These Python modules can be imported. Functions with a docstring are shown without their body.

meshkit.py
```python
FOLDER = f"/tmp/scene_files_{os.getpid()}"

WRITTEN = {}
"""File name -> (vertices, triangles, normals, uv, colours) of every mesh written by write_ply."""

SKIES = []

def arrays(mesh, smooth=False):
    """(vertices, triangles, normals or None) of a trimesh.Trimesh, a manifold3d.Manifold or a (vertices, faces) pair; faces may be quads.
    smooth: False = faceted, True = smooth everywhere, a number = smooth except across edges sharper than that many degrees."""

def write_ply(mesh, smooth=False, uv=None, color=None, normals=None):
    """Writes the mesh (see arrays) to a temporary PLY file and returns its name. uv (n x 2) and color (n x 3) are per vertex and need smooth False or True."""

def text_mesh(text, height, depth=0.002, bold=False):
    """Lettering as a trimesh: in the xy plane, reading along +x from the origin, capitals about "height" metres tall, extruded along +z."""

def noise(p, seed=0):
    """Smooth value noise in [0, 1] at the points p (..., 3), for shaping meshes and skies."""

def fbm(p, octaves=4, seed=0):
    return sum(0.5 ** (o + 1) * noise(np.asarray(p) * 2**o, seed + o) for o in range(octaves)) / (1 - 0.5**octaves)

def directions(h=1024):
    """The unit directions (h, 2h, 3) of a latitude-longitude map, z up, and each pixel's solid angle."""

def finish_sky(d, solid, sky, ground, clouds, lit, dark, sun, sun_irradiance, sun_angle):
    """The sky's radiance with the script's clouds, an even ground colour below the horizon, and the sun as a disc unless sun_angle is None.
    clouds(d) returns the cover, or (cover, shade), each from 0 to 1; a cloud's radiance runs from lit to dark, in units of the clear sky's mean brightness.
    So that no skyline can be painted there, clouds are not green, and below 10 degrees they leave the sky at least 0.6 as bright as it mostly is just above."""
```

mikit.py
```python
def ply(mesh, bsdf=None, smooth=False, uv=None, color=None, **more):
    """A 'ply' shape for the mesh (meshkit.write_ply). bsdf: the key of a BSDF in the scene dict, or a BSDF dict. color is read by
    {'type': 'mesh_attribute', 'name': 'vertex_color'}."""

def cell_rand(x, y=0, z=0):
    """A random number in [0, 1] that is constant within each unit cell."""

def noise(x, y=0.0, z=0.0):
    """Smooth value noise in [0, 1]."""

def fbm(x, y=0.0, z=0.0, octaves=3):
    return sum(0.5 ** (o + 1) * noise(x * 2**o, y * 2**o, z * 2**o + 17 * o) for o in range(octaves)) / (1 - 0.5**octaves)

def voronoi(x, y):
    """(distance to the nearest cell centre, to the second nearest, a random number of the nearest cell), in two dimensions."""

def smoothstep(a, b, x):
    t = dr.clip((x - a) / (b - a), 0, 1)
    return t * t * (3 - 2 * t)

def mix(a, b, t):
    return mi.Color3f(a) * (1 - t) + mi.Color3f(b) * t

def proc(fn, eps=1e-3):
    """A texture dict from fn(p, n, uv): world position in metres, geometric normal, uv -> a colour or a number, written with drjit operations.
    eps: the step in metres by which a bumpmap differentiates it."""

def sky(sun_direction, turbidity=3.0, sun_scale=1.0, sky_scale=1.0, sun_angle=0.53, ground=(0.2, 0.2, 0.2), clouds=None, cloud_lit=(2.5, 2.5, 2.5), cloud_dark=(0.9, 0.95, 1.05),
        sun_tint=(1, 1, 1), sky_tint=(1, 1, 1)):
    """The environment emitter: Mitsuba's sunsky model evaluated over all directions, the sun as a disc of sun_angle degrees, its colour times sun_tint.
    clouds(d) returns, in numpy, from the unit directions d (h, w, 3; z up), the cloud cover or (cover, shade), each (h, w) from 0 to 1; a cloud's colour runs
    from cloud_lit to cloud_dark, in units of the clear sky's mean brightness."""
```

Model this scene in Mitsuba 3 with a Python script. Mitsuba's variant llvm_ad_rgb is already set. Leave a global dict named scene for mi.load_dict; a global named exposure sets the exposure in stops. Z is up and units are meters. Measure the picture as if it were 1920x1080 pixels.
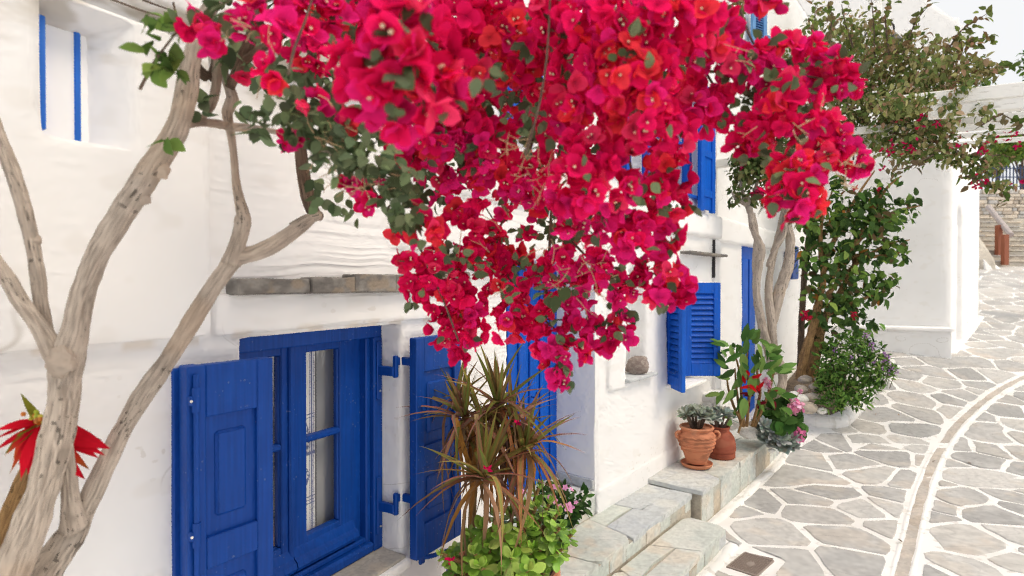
import math, random
import numpy as np, trimesh, manifold3d as m3, mitsuba as mi, mikit, meshkit, drjit as dr
from scipy.spatial import Voronoi
from shapely.geometry import Polygon, LineString, Point, box as sbox
from shapely.ops import unary_union
from mikit import noise, fbm, voronoi, cell_rand, smoothstep, mix, proc

rng = np.random.default_rng(7)
random.seed(7)
scene, labels = {}, {}
T = mi.ScalarTransform4f

# ------------------------------------------------------------------ camera, sky, exposure
F_PX, H_CAM = 1080.0, 1.9
PITCH = math.atan(10 / F_PX)                      # horizon 10 px (of 1080) above the middle
scene['camera'] = {'type': 'thinlens', 'fov': 2 * math.degrees(math.atan(960 / F_PX)), 'fov_axis': 'x',
                   'aperture_radius': 0.004, 'focus_distance': 2.9, 'near_clip': 0.02, 'far_clip': 500.0,
                   'to_world': T().look_at(origin=[0, 0, H_CAM], target=[0, math.cos(PITCH), H_CAM - math.sin(PITCH)], up=[0, 0, 1])}
scene['sky'] = mikit.sky((0.52, -0.27, 0.81), turbidity=3, sun_scale=0.40, sun_angle=22, clouds=lambda d: 1.0,
                         cloud_lit=(3.05, 3.08, 3.12), sun_tint=(0.99, 0.995, 1.0))
exposure = 1.70


def P(px, py, y):
    """the point at depth y that the photograph shows at pixel (px, py)"""
    c, r = (px - 960) / F_PX, (540 - py) / F_PX
    d = np.array([c, math.cos(PITCH) + r * math.sin(PITCH), -math.sin(PITCH) + r * math.cos(PITCH)])
    return np.array([0, 0, H_CAM]) + d * (y / d[1])


def PX(w, y):
    return w * y / F_PX


# ------------------------------------------------------------------ colours and materials
def S(r, g, b):
    c = np.array([r, g, b]) / 255.0
    return np.where(c < 0.04045, c / 12.92, ((c + 0.055) / 1.055) ** 2.4)


def C3(c):
    return mi.Color3f(float(c[0]), float(c[1]), float(c[2]))


def rgb(c):
    return {'type': 'rgb', 'value': [float(x) for x in c]}


def bsdf(key, color, rough=0.6, bump=None, scale=1.0, spec=0.4, metallic=0.0, twosided=True, eps=1e-3, **kw):
    b = {'type': 'principled', 'base_color': proc(color) if callable(color) else (color if isinstance(color, dict) else rgb(color)),
         'roughness': proc(rough) if callable(rough) else rough, 'specular': spec, 'metallic': metallic, **kw}
    if bump is not None:
        b = {'type': 'bumpmap', 'height': proc(bump, eps), 'scale': scale, 'nested': b}
    scene[key] = {'type': 'twosided', 'inner': b} if twosided else b


WHITE = (0.81, 0.811, 0.812)


def plaster_col(p, n, uv):
    a = fbm(p.x * 1.7, p.y * 1.7, p.z * 2.3, 3)
    b = fbm(p.x * 9 + 5, p.y * 9, p.z * 11, 2)
    c = mix(WHITE, (0.765, 0.76, 0.75), smoothstep(0.5, 0.8, a) * 0.6)
    spots = smoothstep(0.80, 0.86, noise(p.x * 37, p.y * 37, p.z * 37))
    c = mix(c, (0.66, 0.63, 0.58), smoothstep(0.62, 0.8, b) * 0.22)
    crack = smoothstep(0.008, 0.0, dr.abs(fbm(p.x * 1.9 + 40, p.y * 1.9, p.z * 2.6, 3) - 0.5)) * smoothstep(0.56, 0.64, noise(p.x * 1.1 + 7, p.y * 1.1, p.z * 1.3))
    c = mix(c, (0.45, 0.42, 0.38), crack * 0.5)
    return mix(c, (0.5, 0.46, 0.4), spots * smoothstep(0.6, 0.75, a) * 0.35)


def old_col(p, n, uv):                              # the near house: some grey mould and brown rust under the roof slab
    c = plaster_col(p, n, uv)
    a = fbm(p.x * 6, p.y * 6, p.z * 14, 4)
    band = smoothstep(2.50, 2.70, p.z + (a - 0.5) * 0.25)
    c = mix(c, (0.46, 0.42, 0.35), band * smoothstep(0.42, 0.60, a) * 0.8)
    s = smoothstep(0.03, 0.0, dr.abs(p.z - 1.715 - 0.02 * (noise(p.x * 8, p.y * 8) - 0.5))) * smoothstep(0.52, 0.66, noise(p.x * 14, p.y * 14, p.z * 3))
    return mix(c, (0.58, 0.47, 0.34), s * 0.4)


def ridge(p, n, uv):
    wob = 0.05 * fbm(p.x * 3, p.y * 3, p.z * 2, 2)
    r = (1 - 2 * dr.abs(noise(p.x * 1.6, p.y * 1.6, (p.z + wob) * 38) - 0.5)) * 0.8 + noise(p.x * 3 + 9, p.y * 3, (p.z + wob * 1.4) * 95) * 0.3
    s = (p.x + 0.03) * 0.4918 + (p.y - 3.65) * 0.8707                  # metres along the near house
    pier = smoothstep(-1.98, -2.04, s) * smoothstep(1.70, 1.74, p.z)  # its upper left part was trowelled smooth
    amount = (0.4 + 0.6 * smoothstep(0.35, 0.6, fbm(p.x * 1.3 + 3, p.y * 1.3, p.z * 1.1, 2))) * (1 - 0.85 * pier)
    return r * amount * 0.0085 + 0.004 * fbm(p.x * 55, p.y * 55, p.z * 55, 3)


def smooth_bump(p, n, uv):
    return 0.008 * fbm(p.x * 9, p.y * 9, p.z * 9, 3) + 0.003 * fbm(p.x * 70, p.y * 70, p.z * 70, 2)


def stucco(p, n, uv):
    return 0.015 * fbm(p.x * 40, p.y * 40, p.z * 40, 3) + 0.008 * fbm(p.x * 7, p.y * 7, p.z * 7, 2)


bsdf('plaster_ridged', old_col, 0.85, ridge, 1.0, 0.15)
bsdf('plaster_smooth', old_col, 0.85, smooth_bump, 1.0, 0.15)
bsdf('plaster_clean', plaster_col, 0.85, smooth_bump, 1.0, 0.15)
bsdf('stucco', plaster_col, 0.85, stucco, 1.0, 0.15)
bsdf('white_panel', (0.88, 0.88, 0.875), 0.6)
bsdf('white_wood', lambda p, n, uv: mix((0.78, 0.77, 0.74), (0.5, 0.48, 0.44), smoothstep(0.58, 0.78, fbm(p.x * 8, p.y * 8, p.z * 40, 3)) * 0.7), 0.7,
     lambda p, n, uv: 0.004 * fbm(p.x * 5, p.y * 5, p.z * 60, 3))


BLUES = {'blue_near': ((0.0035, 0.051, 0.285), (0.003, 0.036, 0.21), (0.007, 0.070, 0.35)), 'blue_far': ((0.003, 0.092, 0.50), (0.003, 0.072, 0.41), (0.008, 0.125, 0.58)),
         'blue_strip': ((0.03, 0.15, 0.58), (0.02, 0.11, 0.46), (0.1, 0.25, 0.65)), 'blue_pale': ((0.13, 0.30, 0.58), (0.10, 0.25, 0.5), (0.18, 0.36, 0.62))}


def blue_col(p, n, uv):
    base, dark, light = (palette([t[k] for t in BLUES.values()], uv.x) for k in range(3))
    t = smoothstep(0.45, 0.75, fbm(p.x * 5, p.y * 5, p.z * 3, 2)) * 0.55
    c = base * (1 - t) + dark * t
    t = smoothstep(0.62, 0.8, noise(p.x * 26, p.y * 26, p.z * 9)) * 0.25
    c = c * (1 - t) + light * t
    c = c * (0.86 + 0.28 * noise(p.x * 150, p.y * 150, p.z * 6))                  # brush strokes
    t = smoothstep(0.86, 0.90, noise(p.x * 120, p.y * 120, p.z * 80)) * smoothstep(0.5, 0.62, noise(p.x * 9 + 3, p.y * 9, p.z * 9)) * 0.4
    return c * (1 - t) + mi.Color3f(0.22, 0.27, 0.36) * t


def blue_bump(p, n, uv):
    return 0.0022 * fbm(p.x * 60, p.y * 60, p.z * 7, 2) + 0.0008 * noise(p.x * 160, p.y * 160, p.z * 160)


bsdf('blue', blue_col, 0.42, blue_bump, 1.0, 0.22)
BARKS = {'bark_pale': ((0.53, 0.455, 0.385), (0.35, 0.29, 0.24)), 'bark_dark': ((0.23, 0.17, 0.13), (0.09, 0.065, 0.05)), 'bark_tan': ((0.42, 0.26, 0.12), (0.26, 0.15, 0.07))}


def bark_col(p, n, uv):
    light, dark = palette([t[0] for t in BARKS.values()], uv.x), palette([t[1] for t in BARKS.values()], uv.x)
    g, l = uv.x - dr.round(uv.x), uv.y
    t = smoothstep(0.42, 0.72, 0.6 * noise(g * 70, l * 22, 1.0) + 0.4 * noise(g * 160, l * 55, 2.0)) * 0.8
    t = dr.minimum(t + 0.45 * smoothstep(0.5, 0.75, fbm(p.x * 14, p.y * 14, p.z * 11, 2)), 1.0)
    c = light * (1 - t) + dark * t
    t = smoothstep(0.60, 0.72, fbm(p.x * 5, p.y * 5, p.z * 5, 2)) * 0.4
    c = c * (1 - t) + light * mi.Color3f(1.08, 0.94, 0.80) * t
    pits = smoothstep(0.80, 0.86, noise(g * 42, l * 75, 5.0)) * smoothstep(0.45, 0.6, noise(p.x * 9, p.y * 9, p.z * 9))
    return c * (1 - 0.6 * pits)


def bark_bump(p, n, uv):
    g, l = uv.x - dr.round(uv.x), uv.y
    return 0.009 * noise(g * 80, l * 20, 1.0) + 0.005 * noise(g * 190, l * 60, 2.0) + 0.004 * noise(p.x * 60, p.y * 60, p.z * 60)


bsdf('bark', bark_col, 0.9, bark_bump, 1.0, 0.1)
bsdf('twig_straw', (0.48, 0.33, 0.19), 0.8)


STONES = {  # three tones and a grain scale for every kind of stone; all share one material, each mesh carries its kind in uv.x
    'flag_0': ((0.477, 0.470, 0.461), (0.419, 0.416, 0.409), (0.488, 0.454, 0.418), 1), 'flag_1': ((0.444, 0.440, 0.434), (0.372, 0.369, 0.366), (0.458, 0.434, 0.402), 1),
    'flag_2': ((0.505, 0.489, 0.469), (0.450, 0.440, 0.428), (0.506, 0.464, 0.420), 1), 'flag_3': ((0.416, 0.416, 0.413), (0.473, 0.464, 0.448), (0.440, 0.421, 0.396), 1),
    'flag_4': ((0.446, 0.434, 0.414), (0.501, 0.482, 0.456), (0.394, 0.387, 0.381), 1), 'flag_5': ((0.558, 0.548, 0.532), (0.500, 0.494, 0.481), (0.549, 0.518, 0.480), 1.3), 'flag_6': ((0.398, 0.398, 0.394), (0.350, 0.350, 0.346), (0.440, 0.417, 0.395), 1.2), 'flag_7': ((0.530, 0.517, 0.495), (0.455, 0.452, 0.442), (0.559, 0.508, 0.457), 0.8),
    'slab_0': ((0.57, 0.58, 0.545), (0.50, 0.53, 0.50), (0.58, 0.53, 0.45), 1.6), 'slab_1': ((0.48, 0.505, 0.515), (0.55, 0.56, 0.54), (0.43, 0.46, 0.485), 1.6),
    'slab_2': ((0.54, 0.57, 0.53), (0.47, 0.51, 0.475), (0.55, 0.52, 0.46), 1.6), 'slab_3': ((0.50, 0.44, 0.35), (0.42, 0.42, 0.37), (0.36, 0.30, 0.22), 1.6),
    'slate': ((0.15, 0.14, 0.13), (0.25, 0.235, 0.215), (0.28, 0.225, 0.17), 5), 'sill_stone': ((0.42, 0.40, 0.36), (0.36, 0.345, 0.31), (0.46, 0.41, 0.34), 3),
    'cement': ((0.45, 0.41, 0.34), (0.38, 0.35, 0.30), (0.33, 0.29, 0.24), 3), 'rubble': ((0.70, 0.61, 0.51), (0.62, 0.56, 0.48), (0.74, 0.64, 0.52), 2),
    'stair_stone': ((0.58, 0.54, 0.47), (0.50, 0.46, 0.40), (0.42, 0.37, 0.31), 2), 'rock': ((0.24, 0.19, 0.17), (0.31, 0.26, 0.23), (0.17, 0.14, 0.13), 14),
    'pebble_white': ((0.84, 0.83, 0.80), (0.78, 0.77, 0.73), (0.72, 0.69, 0.63), 7), 'pebble_tan': ((0.52, 0.45, 0.38), (0.44, 0.39, 0.33), (0.55, 0.46, 0.38), 7),
    'channel': ((0.52, 0.47, 0.42), (0.46, 0.425, 0.39), (0.42, 0.36, 0.30), 2), 'soil': ((0.10, 0.07, 0.05), (0.16, 0.12, 0.085), (0.2, 0.15, 0.1), 9)}
SHARED = {k: ('stone', i) for i, k in enumerate(STONES)}


def palette(rows, index):
    """look a number or colour up by the kind that the mesh carries"""
    rows = np.asarray(rows, float)
    i = mi.UInt32(dr.clip(dr.round(index), 0, len(rows) - 1))
    if rows.ndim == 1:
        return dr.gather(mi.Float, mi.Float(rows), i)
    return mi.Color3f(*[dr.gather(mi.Float, mi.Float(rows[:, c].copy()), i) for c in range(3)])


def stone_col(p, n, uv):
    T_ = list(STONES.values())
    A, B_, C_ = (palette([t[k] for t in T_], uv.x) for k in range(3))
    s = palette([t[3] for t in T_], uv.x)
    x, y, z = p.x * s, p.y * s, p.z * s
    k = fbm(x * 2.6, y * 2.6, z * 2.6, 3)
    g = fbm(x * 26, y * 26, z * 26, 2)
    t1, t2 = smoothstep(0.40, 0.62, k), smoothstep(0.56, 0.72, fbm(x * 3.7 + 8, y * 3.7, z * 3.7, 3)) * 0.75
    col = A * (1 - t1) + B_ * t1
    col = col * (1 - t2) + C_ * t2
    col = col * (0.80 + 0.40 * g)
    veins = smoothstep(0.035, 0.0, dr.abs(fbm(x * 3.1 + 31, y * 6.0, z * 3, 2) - 0.5)) * 0.22
    return col * (1 - veins * 0.5)


def stone_bump(p, n, uv):
    s = dr.minimum(palette([t[3] for t in STONES.values()], uv.x), 4.0)
    return (0.006 * fbm(p.x * 11 * s, p.y * 15 * s, p.z * 11 * s, 3) + 0.0022 * noise(p.x * 90, p.y * 90, p.z * 90)) / dr.sqrt(s)


bsdf('stone', stone_col, 0.75, stone_bump, 1.0, 0.22)


def grout_col(p, n, uv):
    a = fbm(p.x * 3, p.y * 3, 0.0, 4)
    c = mix((0.81, 0.805, 0.80), (0.74, 0.73, 0.715), smoothstep(0.48, 0.72, a))
    return mix(c, (0.50, 0.46, 0.41), smoothstep(0.62, 0.78, fbm(p.x * 17, p.y * 17, 3.0, 3)) * 0.45)


bsdf('grout', grout_col, 0.8, lambda p, n, uv: 0.006 * fbm(p.x * 14, p.y * 14, 0.0, 3), 1.0, 0.15)
bsdf('iron_brown', (0.17, 0.13, 0.11), 0.7)
bsdf('iron_worn', (0.30, 0.25, 0.22), 0.6)


def terra_col(p, n, uv):
    a = fbm(p.x * 14, p.y * 14, p.z * 22, 3)
    base, pale = palette([(0.52, 0.205, 0.11), (0.29, 0.075, 0.042)], uv.x), palette([(0.55, 0.36, 0.25), (0.36, 0.15, 0.09)], uv.x)
    c = base * (1 - 0.28 * smoothstep(0.45, 0.7, a))
    t = smoothstep(0.60, 0.75, fbm(p.x * 9 + 4, p.y * 9, p.z * 9, 2)) * 0.35
    return c * (1 - t) + pale * t


bsdf('clay', terra_col, 0.6, None, 1.0, 0.25)
SHARED.update({'terracotta': ('clay', 0), 'terracotta_glazed': ('clay', 1)})
bsdf('rail_brown', (0.30, 0.10, 0.055), 0.6)
bsdf('rail_top', (0.42, 0.37, 0.36), 0.6)
bsdf('iron_navy', (0.035, 0.055, 0.12), 0.6)
bsdf('iron_black', (0.03, 0.03, 0.033), 0.5)
bsdf('room_dark', (0.10, 0.10, 0.105), 0.9)
bsdf('room_grey', (0.36, 0.375, 0.39), 0.9)


def curtain_col(p, n, uv):
    x, z = uv.x, uv.y                                 # metres along the cloth and metres up
    c = C3((0.85, 0.84, 0.81))
    blue = C3((0.06, 0.10, 0.30))
    line = lambda v, c0, w: smoothstep(w, w * 0.5, dr.abs(v - c0))
    m = line(x, 0.268, 0.006) + line(x, 0.255, 0.0025) + line(x, 0.279, 0.002)
    lower = smoothstep(0.545, 0.54, z)
    for z0, w in ((0.535, 0.003), (0.52, 0.002), (0.36, 0.010), (0.165, 0.003), (0.15, 0.002), (0.135, 0.003)):
        m += line(z, z0, w)
    zig = dr.abs(dr.abs(x - 0.218) - (0.040 - 0.42 * dr.abs(z - 0.43)))
    m += smoothstep(0.009, 0.006, zig) * smoothstep(0.10, 0.09, dr.abs(z - 0.43)) * lower * smoothstep(0.3, 0.5, noise(x * 160, z * 160))
    zig2 = dr.abs(dr.abs(x - 0.218) - (0.03 - 0.4 * dr.abs(z - 0.26)))
    m += smoothstep(0.008, 0.005, zig2) * smoothstep(0.08, 0.07, dr.abs(z - 0.26)) * smoothstep(0.3, 0.5, noise(x * 160, z * 160))
    return mix(c, blue, dr.clip(m, 0, 1) * 0.85)


bsdf('curtain_print', curtain_col, 0.9, None, 1.0, 0.1)
bsdf('curtain_grey', (0.20, 0.205, 0.22), 0.9)
for fam, table in (('bark', BARKS), ('blue', BLUES)):
    SHARED.update({k: (fam, i) for i, k in enumerate(table)})
scene['pane'] = {'type': 'thindielectric', 'int_ior': 1.5}
# thin plant material whose colour comes with each vertex
VC = {'type': 'mesh_attribute', 'name': 'vertex_color'}
scene['petal'] = {'type': 'principledthin', 'base_color': VC, 'roughness': 0.65, 'diff_trans': 0.55, 'spec_trans': 0.0, 'eta': 1.3}
scene['leaf'] = {'type': 'principledthin', 'base_color': VC, 'roughness': 0.5, 'diff_trans': 0.55, 'spec_trans': 0.0, 'eta': 1.4}
scene['fleshy'] = {'type': 'twosided', 'inner': {'type': 'principled', 'base_color': VC, 'roughness': 0.42, 'specular': 0.4}}


# ------------------------------------------------------------------ scene bookkeeping
COUNT = {}


def fresh(key):
    n = COUNT.get(key, -1) + 1
    COUNT[key] = n
    return key if n == 0 else f'{key}_{n:03d}'


def thing(name, label, cat, group=None, kind=None):
    key = fresh(name)
    labels[key] = {'label': label, 'category': cat}
    if group:
        labels[key]['group'] = group
    if kind:
        labels[key]['kind'] = kind
    return key


def put(key, mesh, mat, smooth=False, color=None, uv=None):
    if mat in SHARED:
        mat, i = SHARED[mat]
        if smooth is not False and smooth is not True:
            mesh, smooth = trimesh.graph.smooth_shade(mesh, angle=np.radians(smooth), facet_minarea=None), True
        n = len(mesh[0]) if isinstance(mesh, tuple) else len(mesh.vertices)
        uv = np.column_stack([np.full(n, float(i)), np.zeros(n)])
        grain = getattr(mesh, 'metadata', {}).get('grain')
        if mat == 'bark' and grain is not None and len(grain) == n:
            uv = uv + grain
    scene[key] = mikit.ply(mesh, mat, smooth=smooth, color=color, uv=uv)
    return key


def part(parent, name, mesh, mat, smooth=False, color=None, kind=None, label=None, uv=None):
    key = fresh(f'{parent}__{name}')
    put(key, mesh, mat, smooth, color, uv)
    d = {}
    if kind:
        d['kind'] = kind
    if label:
        d['label'] = label
    if d:
        labels[key] = d
    return key


def one(name, mesh, mat, label, cat, group=None, kind=None, smooth=False, color=None):
    key = thing(name, label, cat, group, kind)
    return put(key, mesh, mat, smooth, color)


def structure(name, mesh, mat, label, smooth=False):
    key = fresh(name)
    labels[key] = {'label': label, 'kind': 'structure'}
    return put(key, mesh, mat, smooth)


# ------------------------------------------------------------------ mesh helpers
def cat(ms):
    return trimesh.util.concatenate(ms)


def cbox(x0, x1, y0, y1, z0, z1, c=0.004):
    """a box with chamfered edges (44 triangles)"""
    c = min(c, 0.3 * (x1 - x0), 0.3 * (y1 - y0), 0.3 * (z1 - z0))
    pts = []
    for a in ((x0, 1), (x1, -1)):
        for b in ((y0, 1), (y1, -1)):
            for d in ((z0, 1), (z1, -1)):
                p = np.array([a[0], b[0], d[0]], float)
                s = np.array([a[1], b[1], d[1]]) * c
                for k in range(3):
                    q = p + s
                    q[k] = p[k]
                    pts.append(q)
    return trimesh.convex.convex_hull(np.array(pts))


def pbox(x0, x1, y0, y1, z0, z1):
    m = trimesh.creation.box((x1 - x0, y1 - y0, z1 - z0))
    m.apply_translation(((x0 + x1) / 2, (y0 + y1) / 2, (z0 + z1) / 2))
    return m


class Frame:
    """wall coordinates: s along the wall (away from the camera), w out into the street, z up"""

    def __init__(self, o, deg):
        a = math.radians(deg)
        self.o = np.array([o[0], o[1], 0.0])
        self.u = np.array([math.sin(a), math.cos(a), 0])
        self.n = np.array([math.cos(a), -math.sin(a), 0])

    def pt(self, s, w, z):
        return self.o + self.u * s + self.n * w + np.array([0, 0, z])

    def tf(self, m):
        v = np.asarray(m.vertices)
        q = self.o + v[:, :1] * self.u + v[:, 1:2] * self.n + v[:, 2:3] * np.array([0, 0, 1.0])
        return trimesh.Trimesh(q, np.asarray(m.faces)[:, ::-1], process=False)

    def box(self, s0, s1, w0, w1, z0, z1, c=0.004):
        return self.tf(cbox(s0, s1, w0, w1, z0, z1, c))

    def sub(self, s, w, deg):
        """a frame whose origin lies at (s, w), turned by deg towards the street"""
        f = Frame((0, 0), 0)
        f.o = self.pt(s, w, 0)
        a = math.radians(deg)
        f.u = self.u * math.cos(a) + self.n * math.sin(a)
        f.n = self.n * math.cos(a) - self.u * math.sin(a)
        return f


def mbox(s0, s1, w0, w1, z0, z1):
    return m3.Manifold.cube([s1 - s0, w1 - w0, z1 - z0]).translate([s0, w0, z0])


def plaster(fr, solid, length=0.05, amp=0.008, iters=3, seed=0):
    """a masonry solid in wall coordinates, with rounded arrises and an uneven hand-plastered surface"""
    m = solid.refine_to_length(length).to_mesh()
    t = trimesh.Trimesh(m.vert_properties[:, :3], m.tri_verts, process=True)
    if iters:
        trimesh.smoothing.filter_taubin(t, lamb=0.5, nu=0.2, iterations=iters)
    v = np.array(t.vertices)
    for k in range(3):
        v[:, k] += amp * (meshkit.fbm(v * 2.6 + 10 * k, 3, seed + k) - 0.5) * (2.2 if k == 1 else 0.9)
    t.vertices = v
    return fr.tf(t)


def smooth_path(pts, step=0.02):
    pts = np.asarray(pts, float)
    out = []
    n = len(pts)
    for i in range(n - 1):
        p0, p1, p2, p3 = pts[max(i - 1, 0)], pts[i], pts[i + 1], pts[min(i + 2, n - 1)]
        k = max(2, int(np.linalg.norm(p2[:3] - p1[:3]) / step))
        for t in np.linspace(0, 1, k, endpoint=False):
            out.append(0.5 * ((2 * p1) + (p2 - p0) * t + (2 * p0 - 5 * p1 + 4 * p2 - p3) * t * t + (3 * p1 - p0 - 3 * p2 + p3) * t ** 3))
    out.append(pts[-1])
    return np.array(out)


def tube(pts, radii, sides=8, step=0.03, rough=0.0, seed=0, cap=True):
    """a tapering limb along a smooth path"""
    q = smooth_path(np.column_stack([pts, radii]), step)
    p, r = q[:, :3], np.maximum(q[:, 3], 1e-4)
    t = np.gradient(p, axis=0)
    t /= np.linalg.norm(t, axis=1, keepdims=True) + 1e-12
    ref = np.array([0.3, 1, 0.2]) if abs(t[:, 1]).mean() < 0.8 else np.array([1, 0, 0.2])
    a = np.cross(t, ref)
    a /= np.linalg.norm(a, axis=1, keepdims=True)
    b = np.cross(t, a)
    ang = np.arange(sides) * 2 * np.pi / sides
    v = p[:, None] + r[:, None, None] * (np.cos(ang)[None, :, None] * a[:, None] + np.sin(ang)[None, :, None] * b[:, None])
    if rough:
        d = v - p[:, None]
        k = meshkit.fbm(v * 22, 3, seed) - 0.5 + 0.8 * (meshkit.noise(v * 9, seed + 5) - 0.5)
        v = v + d * (k * rough)[..., None]
    n = len(p)
    i, j = np.meshgrid(np.arange(n - 1), np.arange(sides), indexing='ij')
    f = np.stack([i * sides + j, i * sides + (j + 1) % sides, (i + 1) * sides + (j + 1) % sides, (i + 1) * sides + j], -1).reshape(-1, 4)
    f = np.vstack([f[:, [0, 1, 2]], f[:, [0, 2, 3]]])
    v = v.reshape(-1, 3)
    if cap:
        v = np.vstack([v, p[:1], p[-1:]])
        js = np.arange(sides)
        f = np.vstack([f, np.stack([js * 0 + n * sides, (js + 1) % sides, js], 1), np.stack([js * 0 + n * sides + 1, (n - 1) * sides + js, (n - 1) * sides + (js + 1) % sides], 1)])
    m = trimesh.Trimesh(v, f, process=False)
    run = np.concatenate([[0], np.cumsum(np.linalg.norm(np.diff(p, axis=0), axis=1))]) + 0.37 * (seed % 17)
    g = np.stack([np.repeat((0.42 * np.abs(1 - 2 * np.arange(sides) / sides) )[None], n, 0), np.repeat(run[:, None], sides, 1)], -1).reshape(-1, 2)
    if cap:
        g = np.vstack([g, [[0.2, run[0]]], [[0.2, run[-1]]]])
    m.metadata['grain'] = g                         # round the limb and along it: how the bark's grain runs
    return m


def limb(spec, sides=12, rough=0.35, seed=0, step=0.02):
    """spec: rows (px, py, depth, width in px)"""
    return tube([P(a, b, d) for a, b, d, w in spec], [PX(w, d) / 2 / math.hypot(1, (a - 960) / F_PX) for a, b, d, w in spec], sides, step, rough, seed)


def revolve(profile, n=32):
    """a surface of revolution from rows (radius, z)"""
    pr = np.asarray(profile, float)
    a = np.arange(n) * 2 * np.pi / n
    v = np.stack([pr[:, None, 0] * np.cos(a), pr[:, None, 0] * np.sin(a), np.repeat(pr[:, None, 1], n, 1)], -1).reshape(-1, 3)
    i, j = np.meshgrid(np.arange(len(pr) - 1), np.arange(n), indexing='ij')
    q = np.stack([i * n + j, i * n + (j + 1) % n, (i + 1) * n + (j + 1) % n, (i + 1) * n + j], -1).reshape(-1, 4)
    return trimesh.Trimesh(v, np.vstack([q[:, [0, 1, 2]], q[:, [0, 2, 3]]]), process=False)


def moved(m, p, s=1.0):
    m = m.copy()
    m.apply_scale(s)
    m.apply_translation(p)
    return m


def pebble(r, seed, flat=0.6):
    m = trimesh.creation.icosphere(2, 1.0)
    v = np.array(m.vertices)
    v *= (0.82 + 0.36 * meshkit.fbm(v * 1.3 + seed * 3.1, 2, seed))[:, None]
    v *= np.array([r, r * 0.85, r * flat])
    return trimesh.Trimesh(v, m.faces, process=False)


# ------------------------------------------------------------------ leaves, petals
def blade(width, rows, curl=0.15, fold=0.18, wave=0.0, cols=3, profile=None, cup=0.0):
    """a leaf of length 1 along +y, its face towards +z: (vertices, faces)"""
    v = []
    for i, t in enumerate(rows):
        w = profile(t) * width / 2
        for j in range(cols):
            u = -1 + 2 * j / (cols - 1)
            z = fold * abs(u) * w + curl * -(t ** 2) + cup * (u * w) ** 2 + wave * math.sin(9 * t + 2 * u) * abs(u)
            v.append((u * w, t, z))
    f = []
    for i in range(len(rows) - 1):
        for j in range(cols - 1):
            a = i * cols + j
            f += [(a, a + 1, a + cols + 1), (a, a + cols + 1, a + cols)]
    return np.array(v), np.array(f)


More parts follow.
